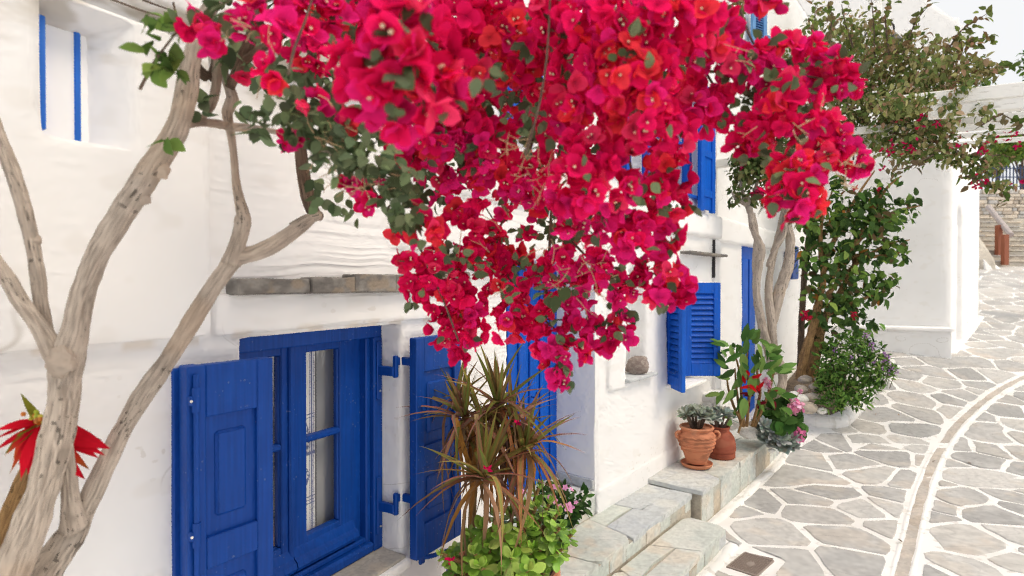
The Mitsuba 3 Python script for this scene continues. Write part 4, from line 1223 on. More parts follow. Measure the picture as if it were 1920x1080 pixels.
foliage(st, LEAF_S, pos, unit(n), unit(n) + [0, -0.8, 0.2], np.full(n, 0.05), pick([(0.40, 0.02, 0.10), (0.36, 0.015, 0.06)], n), mass='far_blossoms', mat='petal')

# ================================================================== CLIMBING SHRUB
sh = thing('climbing_shrub', 'tall loose dark green shrub with two brown trunks against the white wall', 'shrub')
dS = 7.35
part(sh, 'trunk', limb([(1500, 712, dS, 20), (1510, 660, dS, 18), (1525, 610, dS, 18), (1540, 540, dS, 14), (1548, 470, dS, 10)], 10, 0.35, 1), 'bark_tan', True)
part(sh, 'trunk', limb([(1520, 715, dS + .1, 26), (1530, 660, dS + .1, 24), (1545, 600, dS + .1, 18), (1580, 540, dS + .1, 12), (1610, 480, dS + .1, 8)], 10, 0.35, 2), 'bark_tan', True)
for q in ([(1545, 560), (1600, 500), (1660, 460), (1705, 450)], [(1560, 520), (1620, 440), (1670, 400), (1728, 385)], [(1540, 500), (1540, 420), (1560, 360)], [(1580, 500), (1640, 390), (1665, 350), (1690, 330)], [(1550, 590), (1620, 560), (1672, 540)], [(1600, 480), (1655, 480), (1700, 470)], [(1550, 480), (1600, 380), (1640, 320)]):
    part(sh, 'branch', tube([P(a, b, dS) for a, b in q], np.linspace(PX(5, dS), PX(1.2, dS), len(q)), 6, 0.06), 'bark_tan', True)
SB = [(1530, 420, 45, 40, dS), (1570, 390, 50, 45, dS), (1600, 430, 55, 50, dS), (1540, 490, 50, 50, dS), (1600, 500, 50, 45, dS), (1645, 415, 44, 42, dS), (1662, 475, 44, 24, dS), (1690, 400, 34, 16, dS), (1700, 370, 26, 10, dS), (1655, 520, 36, 16, dS), (1560, 560, 45, 45, dS), (1610, 560, 50, 32, dS), (1590, 610, 40, 28, dS), (1530, 590, 20, 26, dS), (1650, 540, 28, 24, dS), (1512, 475, 14, 18, dS), (1522, 545, 18, 18, dS),
      (1630, 370, 30, 24, dS), (1650, 350, 18, 12, dS), (1685, 335, 14, 6, dS), (1660, 390, 26, 10, dS), (1700, 385, 22, 6, dS), (1680, 455, 26, 16, dS), (1702, 482, 8, 12, dS), (1640, 600, 14, 14, dS), (1570, 345, 22, 20, dS), (1545, 640, 30, 24, dS), (1560, 690, 20, 20, dS)]
pos, d = blobs(SB, 5.4, 0.07)
n = len(pos)
foliage(sh, LEAF, pos, unit(n) + [0.2, -0.1, -0.6], d * 0.5 + unit(n) * 0.6 + [0, -0.4, 0.6], 0.07 + 0.08 * rng.random(n), pick([(0.055, 0.105, 0.034), (0.095, 0.175, 0.048), (0.16, 0.28, 0.062), (0.28, 0.42, 0.095), (0.38, 0.17, 0.04), (0.13, 0.095, 0.05)], n, [0.36, 0.30, 0.18, 0.08, 0.025, 0.055]), keep=150)
pos, d = blobs([(1511, 592, 7, 8, dS - .25), (1600, 591, 5, 5, dS - .25), (1601, 354, 4, 4, dS - .25), (1645, 355, 3, 3, dS - .2)], 60, 0.05); n = len(pos)
foliage(sh, LEAF_S, pos, unit(n), unit(n) + [0, -0.8, 0.2], np.full(n, 0.05), pick([(0.52, 0.02, 0.07), (0.46, 0.015, 0.05)], n), mass='red_blossoms', mat='petal')

# ================================================================== THE PLANTED BED: kerb, stones, bush
bed = thing('planter_bed', 'low whitewashed kerb round the planted bed at the foot of the shrub', 'planter')
kr = [ground_at(a, b)[:2] for a, b in ((1494, 783), (1530, 796), (1572, 797), (1600, 772), (1625, 745))]
kr = smooth_path(np.array(kr), 0.06)
put(bed, tube(np.column_stack([kr, zg(kr[:, 0], kr[:, 1]) + 0.04]), np.full(len(kr), 0.10), 10, 0.1, 0.25, 4), 'grout', True)
soil_poly = Polygon([tuple(kr[0]), *map(tuple, kr[1:]), Mp(6.4, 0.0), Mp(3.4, 0.0)])
part(bed, 'soil', slab(soil_poly.buffer(0), 0.10, 0.03, zfn=zg, most=24), 'soil')
for k, (a, b, r) in enumerate([(1500, 748, 15), (1522, 745, 15), (1515, 765, 17), (1541, 770, 10), (1530, 727, 14), (1490, 768, 12), (1546, 750, 11), (1502, 729, 12), (1510, 712, 13), (1488, 740, 10), (1536, 712, 10)]):
    d = 6.85 + (765 - b) * 0.006
    lab = ['pale stone at the left of the heap in the planted bed', 'pale stone in the middle of the heap in the planted bed', 'largest flat stone at the front of the heap in the planted bed', 'stone at the right foot of the heap, below the green bush', 'topmost middle stone leaning on the right shrub trunk', 'stone at the front left foot of the heap near the geranium', 'stone half under the bush at the right of the heap', 'stone at the upper left of the heap beside the shrub trunk', 'topmost left stone against the left shrub trunk', 'outermost left stone of the heap behind the pink geranium', 'topmost right stone under the bush'][k]
    one('bed_stone', moved(pebble(PX(r, d), 30 + k, 0.62), P(a, b, d)), rng.choice(['pebble_white', 'pebble_tan', 'pebble_tan']), lab, 'stone', 'stones heaped in the planted bed', smooth=True)
bush = thing('flowering_bush', 'low dense green bush with purple flower spikes at the bend of the lane', 'bush')
dB = 6.95
BB = [(1560, 690, 32, 38, dB), (1590, 660, 40, 40, dB), (1575, 735, 42, 28, dB - .1), (1615, 730, 34, 22, dB - .1), (1620, 690, 40, 40, dB), (1645, 700, 30, 26, dB), (1560, 755, 26, 16, dB - .2), (1600, 750, 30, 16, dB - .2), (1635, 660, 22, 22, dB), (1610, 640, 22, 14, dB), (1662, 690, 16, 20, dB), (1550, 720, 20, 30, dB)]
pos, d = blobs(BB, 20, 0.05)
n = len(pos)
foliage(bush, LANCE, pos, unit(n) * 0.8 + d * 0.6 + [0, 0, 0.1], d * 0.5 + unit(n) * 0.6 + [0, -0.3, 0.6], 0.06 + 0.035 * rng.random(n), pick([(0.075, 0.16, 0.035), (0.12, 0.235, 0.05), (0.19, 0.31, 0.075), (0.045, 0.095, 0.025)], n), keep=80)
for k in range(16):
    a, b = rng.uniform(1555, 1650), rng.uniform(650, 740)
    part(bush, 'stem', tube([P(1570, 770, dB), P((a + 1580) / 2, (b + 740) / 2, dB), P(a, b, dB)], [0.008, 0.006, 0.003], 5, 0.1), 'bark_dark', True)
for k, (a, b) in enumerate([(1622, 632), (1626, 627), (1633, 646), (1658, 676), (1664, 668), (1667, 680), (1655, 690), (1670, 690), (1640, 680), (1565, 655), (1596, 672), (1680, 694), (1665, 698), (1637, 652), (1660, 664)]):
    c = P(a, b, dB - 0.15)
    pos = c + np.clip(rng.normal(0, 1, (12, 3)), -1.3, 1.3) * PX(2.8, dB)
    R = rot_from(unit(12), unit(12) + [0, -0.8, 0.2])
    v, f, cc = scatter(LEAF_S, pos, R, np.full(12, 0.026), pick([(0.48, 0.26, 0.58), (0.40, 0.18, 0.50), (0.56, 0.36, 0.62)], 12))
    part(bush, 'flower_head', trimesh.Trimesh(v, f, process=False), 'petal', True, cc)
    part(bush, 'stem', tube([P(a - 12, b + 34, dB), c], [0.005, 0.003], 5, 0.1), 'bark_dark', True)

# ================================================================== PLANTS AT THE FOOT OF THE SMALL TREE
pt = thing('red_bracted_plant', 'leafy green plant with a few red bracts at the foot of the small tree', 'plant')
dP = 5.45
stems = [[(1395, 800), (1390, 740), (1385, 690), (1372, 650)], [(1400, 800), (1405, 730), (1400, 690), (1402, 655)], [(1410, 800), (1425, 740), (1420, 700), (1418, 660)], [(1415, 800), (1440, 740), (1450, 700), (1455, 670)], [(1395, 800), (1375, 760), (1365, 725), (1362, 700)], [(1390, 800), (1385, 760), (1380, 720), (1378, 690)]]
for q in stems:
    part(pt, 'stem', tube([P(a, b, dP) for a, b in q], [PX(3, dP), PX(2.6, dP), PX(2, dP), PX(1.2, dP)], 6, 0.05), 'bark_tan', True)
LS = [(1372, 640, 30, -60), (1385, 632, 40, 60), (1402, 628, 42, 30), (1420, 640, 40, -10), (1436, 648, 40, -20), (1440, 662, 36, 10), (1360, 655, 36, 160), (1366, 690, 34, 150), (1382, 660, 40, 200), (1398, 650, 44, 250), (1390, 690, 46, 265), (1400, 700, 52, 262), (1412, 672, 34, 280), (1425, 655, 34, 300), (1364, 735, 40, 190), (1375, 725, 46, 250),
      (1440, 690, 36, 320), (1452, 700, 40, 340), (1450, 725, 44, 350), (1435, 740, 40, 300), (1462, 740, 42, 330), (1470, 760, 30, 320), (1425, 760, 30, 280), (1390, 745, 44, 258), (1380, 775, 36, 240), (1415, 700, 30, 60), (1405, 690, 30, 120), (1428, 690, 34, 40), (1445, 672, 32, 50), (1395, 672, 36, 100), (1375, 672, 30, 110), (1362, 672, 30, 130), (1385, 705, 40, 240), (1410, 640, 30, 80), (1455, 690, 34, 20)]
R_, p_, s_, c_ = [], [], [], []
for a, b, L, an_ in LS:
    for rep in range(2 if L > 38 else 3):
        t = math.radians(an_ + rng.normal(0, 12))
        yv = np.array([math.cos(t), rng.normal(0, 0.4), math.sin(t)])
        p_.append(P(a + rng.normal(0, 7), b + rng.normal(0, 8), dP - 0.12 + rng.normal(0, 0.08))); R_.append((yv, unit(1)[0] * 0.5 + [0, -0.7, 0.5])); s_.append(PX(L * rng.uniform(0.6, 0.95), dP)); c_.append(0)
WL = blade(0.42, [0, 0.12, 0.35, 0.65, 0.88, 1], 0.22, 0.2, 0.02, 3, ovate)
n = len(p_)
foliage(pt, WL, np.array(p_), np.array([q[0] for q in R_]), np.array([q[1] for q in R_]), np.array(s_), pick([(0.075, 0.16, 0.04), (0.13, 0.25, 0.06), (0.20, 0.33, 0.09), (0.05, 0.11, 0.03)], n), keep=n)
pos = np.array([P(1413 + rng.normal(0, 9), 722 + rng.normal(0, 8), dP - 0.2) for _ in range(12)] + [P(1420 + rng.normal(0, 16), 745 + rng.normal(0, 8), dP - 0.1) for _ in range(10)])
foliage(pt, LANCE, pos, unit(22), unit(22) + [0, -0.9, 0.1], np.full(22, 0.10), np.vstack([pick([(0.50, 0.015, 0.02)], 12), pick([(0.16, 0.012, 0.025)], 10)]), name='red_bract', keep=22, mat='petal')
part(pt, 'cane', tube([P(1384, 812, dP - .1), P(1410, 735, dP - .1)], [0.010, 0.008], 6, 1), 'bark_tan')

ger = thing('geranium', 'geranium with round scalloped leaves and pale pink flower heads', 'plant')
dG = 5.65
RND = blade(1.05, [0, 0.12, 0.35, 0.6, 0.82, 0.95, 1.0], 0.08, 0.22, 0.035, 5, lambda t: max(0.12, math.sin(math.pi * (0.1 + 0.86 * t)) ** 0.55))
pos, d = blobs([(1455, 775, 30, 26, dG), (1475, 795, 26, 24, dG), (1445, 800, 20, 18, dG), (1480, 770, 14, 14, dG), (1492, 798, 9, 10, dG), (1468, 755, 18, 12, dG), (1462, 785, 22, 20, dG - 0.2)], 5.5, 0.05)
n = len(pos)
foliage(ger, RND, pos, unit(n) * 0.8 + [0, -0.4, -0.4], d * 0.4 + unit(n) * 0.35 + [0, -0.7, 0.6], 0.075 + 0.04 * rng.random(n), pick([(0.055, 0.13, 0.03), (0.085, 0.18, 0.045), (0.04, 0.09, 0.025)], n), keep=n)
for k, (a, b, r) in enumerate([(1490, 764, 14), (1495, 816, 11), (1498, 759, 7), (1480, 768, 7), (1496, 808, 7), (1436, 716, 7), (1500, 733, 4), (1440, 722, 6)]):
    c = P(a, b, dG - 0.2)
    m = 44
    u = unit(m)
    R = rot_from(unit(m), u)
    v, f, cc = scatter(blade(0.9, [0, 0.5, 1], 0.1, 0.1, 0, 3, ovate), c + u * PX(r, dG) * 0.85, R, np.full(m, PX(r, dG) * 0.75), pick([(0.78, 0.40, 0.55), (0.83, 0.52, 0.64), (0.68, 0.24, 0.42)] if k not in (1, 4) else [(0.70, 0.22, 0.42), (0.62, 0.15, 0.34)], m))
    part(ger, 'flower_head', trimesh.Trimesh(v, f, process=False), 'petal', True, cc)
    part(ger, 'stem', tube([P(1462, 800, dG), (P(1470, 790, dG) + c) / 2, c], [0.005, 0.004, 0.003], 5, 0.1), 'twig_straw', True)


def rosette(c, r, n, up, tmpl, cols, tight=0.6):
    """one succulent rosette: (vertices, faces, colours)"""
    up = up / np.linalg.norm(up)
    a = np.cross(up, [0.3, 0.5, 0.1]); a /= np.linalg.norm(a); b = np.cross(up, a)
    k = np.arange(n)
    th = k * 2.39996
    el = np.radians(8 + 72 * (1 - (k + 0.5) / n) ** 0.9 * tight + rng.normal(0, 6, n))
    rad = np.cos(th)[:, None] * a + np.sin(th)[:, None] * b
    y = np.cos(el)[:, None] * rad + np.sin(el)[:, None] * up
    z = np.cos(el)[:, None] * up - np.sin(el)[:, None] * rad
    s = r * (0.55 + 0.45 * (k + 1) / n)
    return scatter(tmpl, c + rad * r * 0.05 + up * (1 - k[:, None] / n) * r * 0.12, rot_from(y, z), s, pick(cols, n))


FLESH = blade(0.46, [0, 0.2, 0.5, 0.8, 1], -0.12, 0.30, 0, 3, spoon)
GREY = [(0.30, 0.36, 0.33), (0.38, 0.42, 0.40), (0.23, 0.29, 0.27), (0.34, 0.36, 0.30)]
suc = thing('grey_succulents', 'trailing blue grey rosette succulents spilling over the platform edge', 'succulent')
for k, (a, b, r) in enumerate([(1432, 800, 17), (1448, 812, 18), (1425, 815, 15), (1442, 832, 18), (1462, 826, 18), (1476, 838, 17), (1460, 845, 15), (1484, 822, 15), (1418, 800, 14), (1452, 795, 14), (1468, 810, 14), (1488, 840, 12), (1440, 818, 14)]):
    dd = 5.50 - 0.02 * k * 0 + rng.normal(0, 0.05)
    v, f, c = rosette(P(a, b, dd), PX(r, dd) * 1.25, 22, np.array([rng.normal(0, 0.4), -0.7 + rng.normal(0, 0.3), 0.8]), FLESH, GREY)
    part(suc, 'rosette', trimesh.Trimesh(v, f, process=False), 'fleshy', True, c)
    part(suc, 'stem', tube([P(1445, 800, 5.7), (P(1445, 805, 5.65) + P(a, b, dd)) / 2, P(a, b, dd)], [0.012, 0.01, 0.008], 5, 0.1), 'bark_dark', True)
for k, (a, b, r, f_, lab) in enumerate([(1405, 811, 19, 0.62, 'largest white rounded stone on the platform behind the pots'), (1384, 795, 12, 0.7, 'small white stone between the pots and the grey succulents'), (1446, 833, 8, 1.0, 'upright white pebble among the grey succulents'), (1447, 845, 7, 0.6, 'small white pebble at the very edge of the platform'), (1372, 800, 9, 0.8, 'knobbly white stone just behind the second pot')]):
    dd = 5.62 if k != 3 else 5.5
    one('white_stone', moved(pebble(PX(r, dd), 60 + k, f_), P(a, b, dd)), 'pebble_white', lab, 'stone', smooth=True)

# a few dry leaves blown on to the lane
for k, (a, b, lab) in enumerate([(1641, 779, 'dry orange leaf lying on a flagstone near the planted bed'), (1687, 781, 'dry brown leaf lying between the planted bed and the channel'), (1820, 872, 'small dry leaf on a flagstone right of the drain channel'), (1748, 868, 'dark scrap of leaf in the drain channel'), (1692, 1020, 'dry leaf in the nearest stretch of the drain channel')]):
    c = ground_at(a, b) + [0, 0, 0.014]
    v, f, cc = scatter(blade(0.6, [0, 0.3, 0.7, 1], -0.3, 0.5, 0.05, 3, ovate), c[None], rot_from(unit(1) * [1, 1, 0.1], np.array([[0.1, 0, 1.0]])), np.array([0.035]), pick([(0.36, 0.17, 0.06), (0.16, 0.10, 0.06)], 1))
    one('dry_leaf', trimesh.Trimesh(v, f, process=False), 'leaf', lab, 'leaf', smooth=True, color=cc)

# ================================================================== TERRACOTTA POTS
pot = thing('terracotta_pot', 'ridged orange terracotta pot with two small handles on its saucer', 'pot')
pc = P(1306, 872, 5.02); pc[2] = ZP + 0.004
sc = 0.375 / 0.375
prof = [(0.0, 0.035), (0.082, 0.035), (0.090, 0.04), (0.100, 0.075), (0.118, 0.12), (0.129, 0.150), (0.140, 0.153), (0.141, 0.160), (0.135, 0.165), (0.144, 0.187), (0.157, 0.190), (0.157, 0.198), (0.150, 0.203), (0.155, 0.222), (0.168, 0.225), (0.168, 0.233), (0.160, 0.238), (0.161, 0.257), (0.172, 0.260), (0.171, 0.268), (0.162, 0.273), (0.159, 0.285), (0.164, 0.292), (0.158, 0.300), (0.146, 0.318), (0.134, 0.332), (0.133, 0.340), (0.150, 0.352), (0.154, 0.362), (0.148, 0.372), (0.134, 0.372), (0.126, 0.355), (0.0, 0.34)]
part(pot, 'body', moved(revolve(prof, 48), pc, 0.95), 'terracotta', 40)
nn_ = 34
wav = 0.95 * np.array([[math.cos(t) * 0.163, math.sin(t) * 0.163, 0.292 + 0.005 * math.sin(17 * t)] for t in np.linspace(0, 2 * np.pi, 137)])
part(pot, 'wavy_band', moved(tube(wav, np.full(137, 0.0065), 6, 10, 0, 0, False), pc), 'terracotta', True)
for a in (-1, 1):
    part(pot, 'handle', moved(tube([(a * 0.150, -0.02, 0.325), (a * 0.185, -0.03, 0.325), (a * 0.200, -0.03, 0.30), (a * 0.185, -0.03, 0.27), (a * 0.155, -0.02, 0.262)], [0.012, 0.013, 0.012, 0.012, 0.012], 10, 0.01), pc, 0.95), 'terracotta', True)
part(pot, 'saucer', moved(revolve([(0, 0.0), (0.105, 0.0), (0.125, 0.012), (0.137, 0.034), (0.133, 0.038), (0.120, 0.022), (0.1, 0.012), (0, 0.011)], 40), pc), 'terracotta', 30)
pot2 = thing('terracotta_pot', 'darker glazed brown pot with a narrow neck, behind the ridged pot', 'pot')
pc2 = P(1352, 856, 5.30); pc2[2] = ZP + 0.004
part(pot2, 'body', moved(revolve([(0, 0), (0.118, 0), (0.125, 0.01), (0.124, 0.045), (0.117, 0.05), (0.117, 0.058), (0.128, 0.064), (0.130, 0.08), (0.127, 0.13), (0.115, 0.185), (0.090, 0.222), (0.074, 0.235), (0.072, 0.262), (0.08, 0.27), (0.078, 0.28), (0.066, 0.28), (0.06, 0.25), (0, 0.24)], 40), pc2), 'terracotta_glazed', 35)
for nm, c0, lst, lab in (('potted_succulent', pc + [0, 0, 0.36], [(-0.06, 0.02, 0.10, 26), (0.05, -0.02, 0.11, 26), (-0.02, 0.06, 0.105, 24), (0.01, -0.06, 0.09, 22), (0.10, 0.03, 0.09, 20), (-0.10, -0.03, 0.09, 20), (0.0, 0.02, 0.12, 26)], 'grey green rosette succulent growing in the ridged pot'),
                        ('potted_succulent', pc2 + [-0.02, 0, 0.29], [(-0.05, -0.03, 0.10, 24), (0.04, -0.02, 0.10, 24), (0.0, 0.05, 0.10, 22), (0.09, 0.0, 0.09, 20), (-0.11, 0.02, 0.09, 20)], 'silver grey rosette succulent growing in the dark glazed pot')):
    t = thing(nm, lab, 'succulent')
    for x, y, r, n in lst:
        up_ = np.array([x * 6, y * 6 - 0.25, 1.0])
        c = c0 + [x, y, 0.05 + rng.random() * 0.05]
        v, f, cc = rosette(c, r * 1.05, n, up_, FLESH, GREY if 'silver' in lab else [(0.26, 0.30, 0.24), (0.33, 0.37, 0.30), (0.20, 0.22, 0.16)])
        part(t, 'rosette', trimesh.Trimesh(v, f, process=False), 'fleshy', True, cc)
        part(t, 'stem', tube([c0 + [x * 0.4, y * 0.4, -0.03], c], [0.012, 0.01], 6, 0.1), 'bark_dark', True)
# rock in the niche


def lumpy(r, seed):
    m = trimesh.creation.icosphere(4, 1.0)
    v = np.array(m.vertices)
    q = np.maximum(v @ unit(16).T, 0).max(1)                    # a faceted, broken lump
    v = v * (0.62 + 0.45 * meshkit.fbm(v * 1.2 + seed, 3, seed))[:, None] / (0.55 + 0.45 * q)[:, None]
    return v * r * np.array([1.1, 0.9, 0.85]), m.faces


rk = one('niche_rock', moved(trimesh.Trimesh(lumpy(0.095, 77)[0], lumpy(0.095, 77)[1], process=False), M.pt(0.70, -0.02, 1.236)), 'rock', 'rough dark brown rock resting on the slate sill of the wall niche', 'rock', smooth=True)

# ================================================================== SPIKY PLANT AND JADE IN THEIR POT
dD = 2.72
pc3 = np.array([P(945, 1060, dD)[0], dD, ZM])
big = thing('terracotta_pot', 'wide terracotta pot almost hidden under the jade plant, bottom centre', 'pot')
part(big, 'body', moved(revolve([(0, 0), (0.17, 0), (0.18, 0.01), (0.22, 0.20), (0.235, 0.255), (0.262, 0.26), (0.268, 0.275), (0.266, 0.315), (0.255, 0.322), (0.238, 0.315), (0.23, 0.27), (0, 0.27)], 48), pc3), 'terracotta', 35)
part(big, 'soil', moved(revolve([(0, 0.285), (0.1, 0.287), (0.234, 0.28)], 24), pc3), 'soil')

dra = thing('spiky_plant', 'tall spiky plant with drooping green, purple and dead brown strap leaves', 'plant')
stalks = {0: [(884, 1010, 15), (886, 950, 16), (890, 880, 15), (893, 820, 13), (905, 775, 11)], 1: [(925, 1000, 11), (935, 930, 10), (925, 900, 9)], 2: [(890, 880, 11), (930, 830, 11), (960, 790, 10), (984, 850, 9)], 3: [(893, 830, 10), (875, 800, 10), (868, 785, 9)], 4: [(895, 840, 9), (930, 800, 10), (938, 766, 9)]}
for k, q in stalks.items():
    part(dra, 'stalk', limb([(a, b, dD + (0.03 if k != 1 else -0.12), w) for a, b, w in q], 10, 0.3, k + 3), 'bark_tan', True)
RO = [(906, 898, -0.22, 34, 0.27, 0), (868, 784, 0.0, 28, 0.25, 1), (935, 764, 0.02, 36, 0.28, 2), (984, 846, -0.05, 34, 0.27, 1), (858, 752, 0.1, 16, 0.22, 2), (960, 800, 0.05, 22, 0.25, 1), (905, 795, 0.0, 16, 0.25, 0)]
STR = [blade(0.088, [0, 0.06, 0.2, 0.4, 0.6, 0.8, 0.93, 1], c, 0.45, 0, 3, strap) for c in (0.12, 0.42, 0.85, 1.1)]
edge = np.tile(np.array([[1.4, 0.70, 0.85], [0.95, 1.1, 0.9], [1.4, 0.70, 0.85]]), (8, 1))
GRN = [(0.16, 0.19, 0.055), (0.22, 0.235, 0.08), (0.185, 0.15, 0.07)]
PUR = [(0.25, 0.165, 0.12), (0.32, 0.225, 0.185), (0.21, 0.135, 0.085)]
BRN = [(0.33, 0.19, 0.095), (0.40, 0.26, 0.15), (0.26, 0.155, 0.09), (0.42, 0.20, 0.055)]
for a, b, dz, n, L, kind in RO:
    c = P(a, b, dD + dz)
    for t_, share in ((0, 0.27), (1, 0.27), (2, 0.28), (3, 0.20)):
        m = max(2, int(1.3 * n * share))
        th = rng.uniform(0, 2 * np.pi, m)
        el = np.radians(rng.normal({0: 60, 1: 34, 2: 8, 3: -35}[t_], 17, m))
        y = np.stack([np.cos(el) * np.cos(th), np.cos(el) * np.sin(th), np.sin(el)], 1)
        z = np.array([0, 0, 1.0]) - y * y[:, 2:3] + rng.normal(0, 0.22, (m, 3))
        cols = {0: GRN, 1: GRN + PUR, 2: PUR + GRN[:2] + BRN[:1], 3: BRN + PUR[:1]}[t_]
        s = np.column_stack([np.full(m, 1.0) * L * rng.uniform(0.8, 1.25, m) * (1.0 if t_ < 3 else 1.1)] * 3)
        s[:, 2] *= rng.uniform(0.6, 1.2, m)
        foliage(dra, STR[t_], c + y * 0.012 + rng.normal(0, 0.008, (m, 3)), y, z, s[:, 0], pick(cols, m), name='leaf' if t_ < 3 else 'dead_leaf', keep=m, mat='leaf', tint=edge if t_ < 3 else None)
# dead leaves that hang straight down round the stalks
n = 24
px_, py_ = rng.uniform(852, 985, n), rng.uniform(770, 850, n)
pos = np.array([P(a, b, dD + rng.uniform(-0.12, 0.12)) for a, b in zip(px_, py_)])
y = rng.normal(0, 0.16, (n, 3)) + [0, 0, -1.0]
foliage(dra, blade(0.075, [0, 0.1, 0.3, 0.5, 0.7, 0.88, 1], 0.16, 0.7, 0.02, 3, strap), pos, y, unit(n) * 0.8 + [0, -0.6, 0], 0.24 + 0.16 * rng.random(n), pick(BRN + PUR, n), name='dead_leaf', keep=n)
jade = thing('jade_plant', 'bright green jade plant with fleshy round leaves filling the pot below the spiky plant', 'succulent')
FAT = blade(0.58, [0, 0.15, 0.4, 0.7, 0.9, 1], -0.06, 0.16, 0, 5, spoon, -0.9)
JB = [(855, 1045, 26), (880, 1010, 26), (905, 990, 24), (915, 1030, 28), (945, 1000, 26), (960, 965, 24), (985, 990, 26), (1005, 950, 24), (1020, 985, 26), (1035, 1010, 24), (1050, 990, 22), (1000, 1030, 26), (960, 1045, 28), (1030, 1045, 24), (900, 1065, 28), (945, 1080, 28), (990, 1070, 26), (870, 1075, 24), (1060, 1005, 16), (985, 955, 22), (1010, 915, 16), (1030, 945, 18), (1045, 965, 18), (845, 1065, 18), (975, 1020, 24), (930, 960, 20), (1072, 1003, 14), (1020, 1075, 22), (890, 1040, 24), (940, 1030, 22), (1000, 1000, 22), (1055, 1030, 18), (830, 1040, 14)]
V_, F_, C_ = [], [], []
pos, yv, zv, sz = [], [], [], []
cen = P(950, 1075, dD) + [0, 0.05, 0]
for a, b, r in JB:
    dd = dD - 0.20 + 0.05 * rng.normal() + 0.0022 * max(0, 1060 - b) * 0.9
    c = P(a, b, dd)
    up = (c - cen); up = up / (np.linalg.norm(up) + 1e-6) * 0.7 + [0, -0.25, 0.75] + rng.normal(0, 0.15, 3)
    up /= np.linalg.norm(up)
    part(jade, 'stem', tube([cen + (c - cen) * 0.15, cen + (c - cen) * 0.6 + [0, 0, -0.02], c], [0.014, 0.012, 0.008], 6, 0.1), 'bark_tan', True)
    ax = np.cross(up, [0.3, 0.5, 0.1]); ax /= np.linalg.norm(ax); bx = np.cross(up, ax)
    n = 13
    for k in range(n):
        th = k * 2.0 + (k // 2) * 0.55 + rng.normal(0, 0.15)
        el = math.radians(72 - 7.5 * k + rng.normal(0, 7))
        rad = math.cos(th) * ax + math.sin(th) * bx
        pos.append(c + up * (0.018 - 0.006 * k)); yv.append(math.cos(el) * rad + math.sin(el) * up); zv.append(math.cos(el) * up - math.sin(el) * rad)
        sz.append(PX(r, dd) * (0.75 + 0.075 * k) * rng.uniform(0.85, 1.1))
n = len(pos)
foliage(jade, FAT, np.array(pos), np.array(yv), np.array(zv), np.minimum(np.array(sz), 0.085), pick([(0.19, 0.34, 0.04), (0.26, 0.43, 0.06), (0.13, 0.25, 0.032), (0.33, 0.46, 0.10)], n), keep=260, mat='fleshy')
for a, b, dd in ((912, 878, 2.38), (843, 1051, 2.46), (968, 790, 2.6)):
    c = P(a, b, dd)
    u = unit(5)
    v, f, cc = scatter(LEAF_S, c + u * 0.006, rot_from(unit(5), u), np.full(5, 0.026), pick([(0.62, 0.01, 0.10)], 5))
    one('fallen_blossom', trimesh.Trimesh(v, f, process=False), 'petal', {912: 'fallen crimson bract caught in the heart of the lowest spiky rosette', 843: 'fallen crimson bract lying on the left edge of the jade plant', 968: 'fallen crimson bract caught high in the spiky leaves'}[a], 'petal', smooth=True, color=cc)

# ================================================================== PERIWINKLE IN FRONT OF THE STOOP
vin = thing('periwinkle', 'small leafy plant with pink star flowers growing beside the door stoop', 'plant')
dV = 3.62
vp = thing('plant_pot', 'small clay pot hidden behind the jade plant, holding the pink flowered plant', 'pot')
q = P(1030, 985, dV); q[2] = ZM
put(vp, moved(revolve([(0, 0), (0.06, 0), (0.08, 0.09), (0.088, 0.09), (0.088, 0.115), (0.078, 0.115), (0.075, 0.10), (0, 0.10)], 32), q), 'terracotta', 35)
pos, d = blobs([(1050, 935, 36, 24, dV), (1075, 950, 26, 22, dV), (1030, 920, 18, 14, dV), (1090, 935, 14, 16, dV), (1050, 972, 30, 16, dV - 0.06), (1035, 985, 20, 14, dV - 0.08), (1020, 940, 14, 20, dV), (1085, 962, 14, 10, dV)], 9, 0.05)
n = len(pos)
foliage(vin, LEAF_S, pos, d * 0.8 + unit(n) * 0.7, d * 0.4 + unit(n) * 0.5 + [0, -0.4, 0.7], 0.045 + 0.022 * rng.random(n), pick([(0.03, 0.075, 0.02), (0.055, 0.12, 0.03), (0.025, 0.05, 0.018), (0.10, 0.17, 0.06)], n), keep=120)
for k in range(9):
    c = pos[k * 7 % n]
    part(vin, 'stem', tube([q + [0, 0, 0.17], (q + [0, 0, 0.22] + c) / 2, c], [0.005, 0.004, 0.003], 5, 0.1), 'bark_dark', True)
PET5 = []
for k in range(5):
    v, f = blade(0.8, [0, 0.45, 0.85, 1], 0.05, 0.05, 0, 3, lambda t: max(0.15, math.sin(math.pi * min(0.93, 0.1 + t * 0.83))))
    t = k * 2 * np.pi / 5
    R = np.array([[math.cos(t), -math.sin(t), 0], [math.sin(t), math.cos(t), 0], [0, 0, 1]])
    PET5.append((v @ R.T, f, np.where(np.linalg.norm(v, axis=1, keepdims=True) < 0.1, np.array([[0.5, 0.05, 0.22]]), np.array([[0.80, 0.36, 0.60]]))))
pv, pf, pcol = join(PET5)
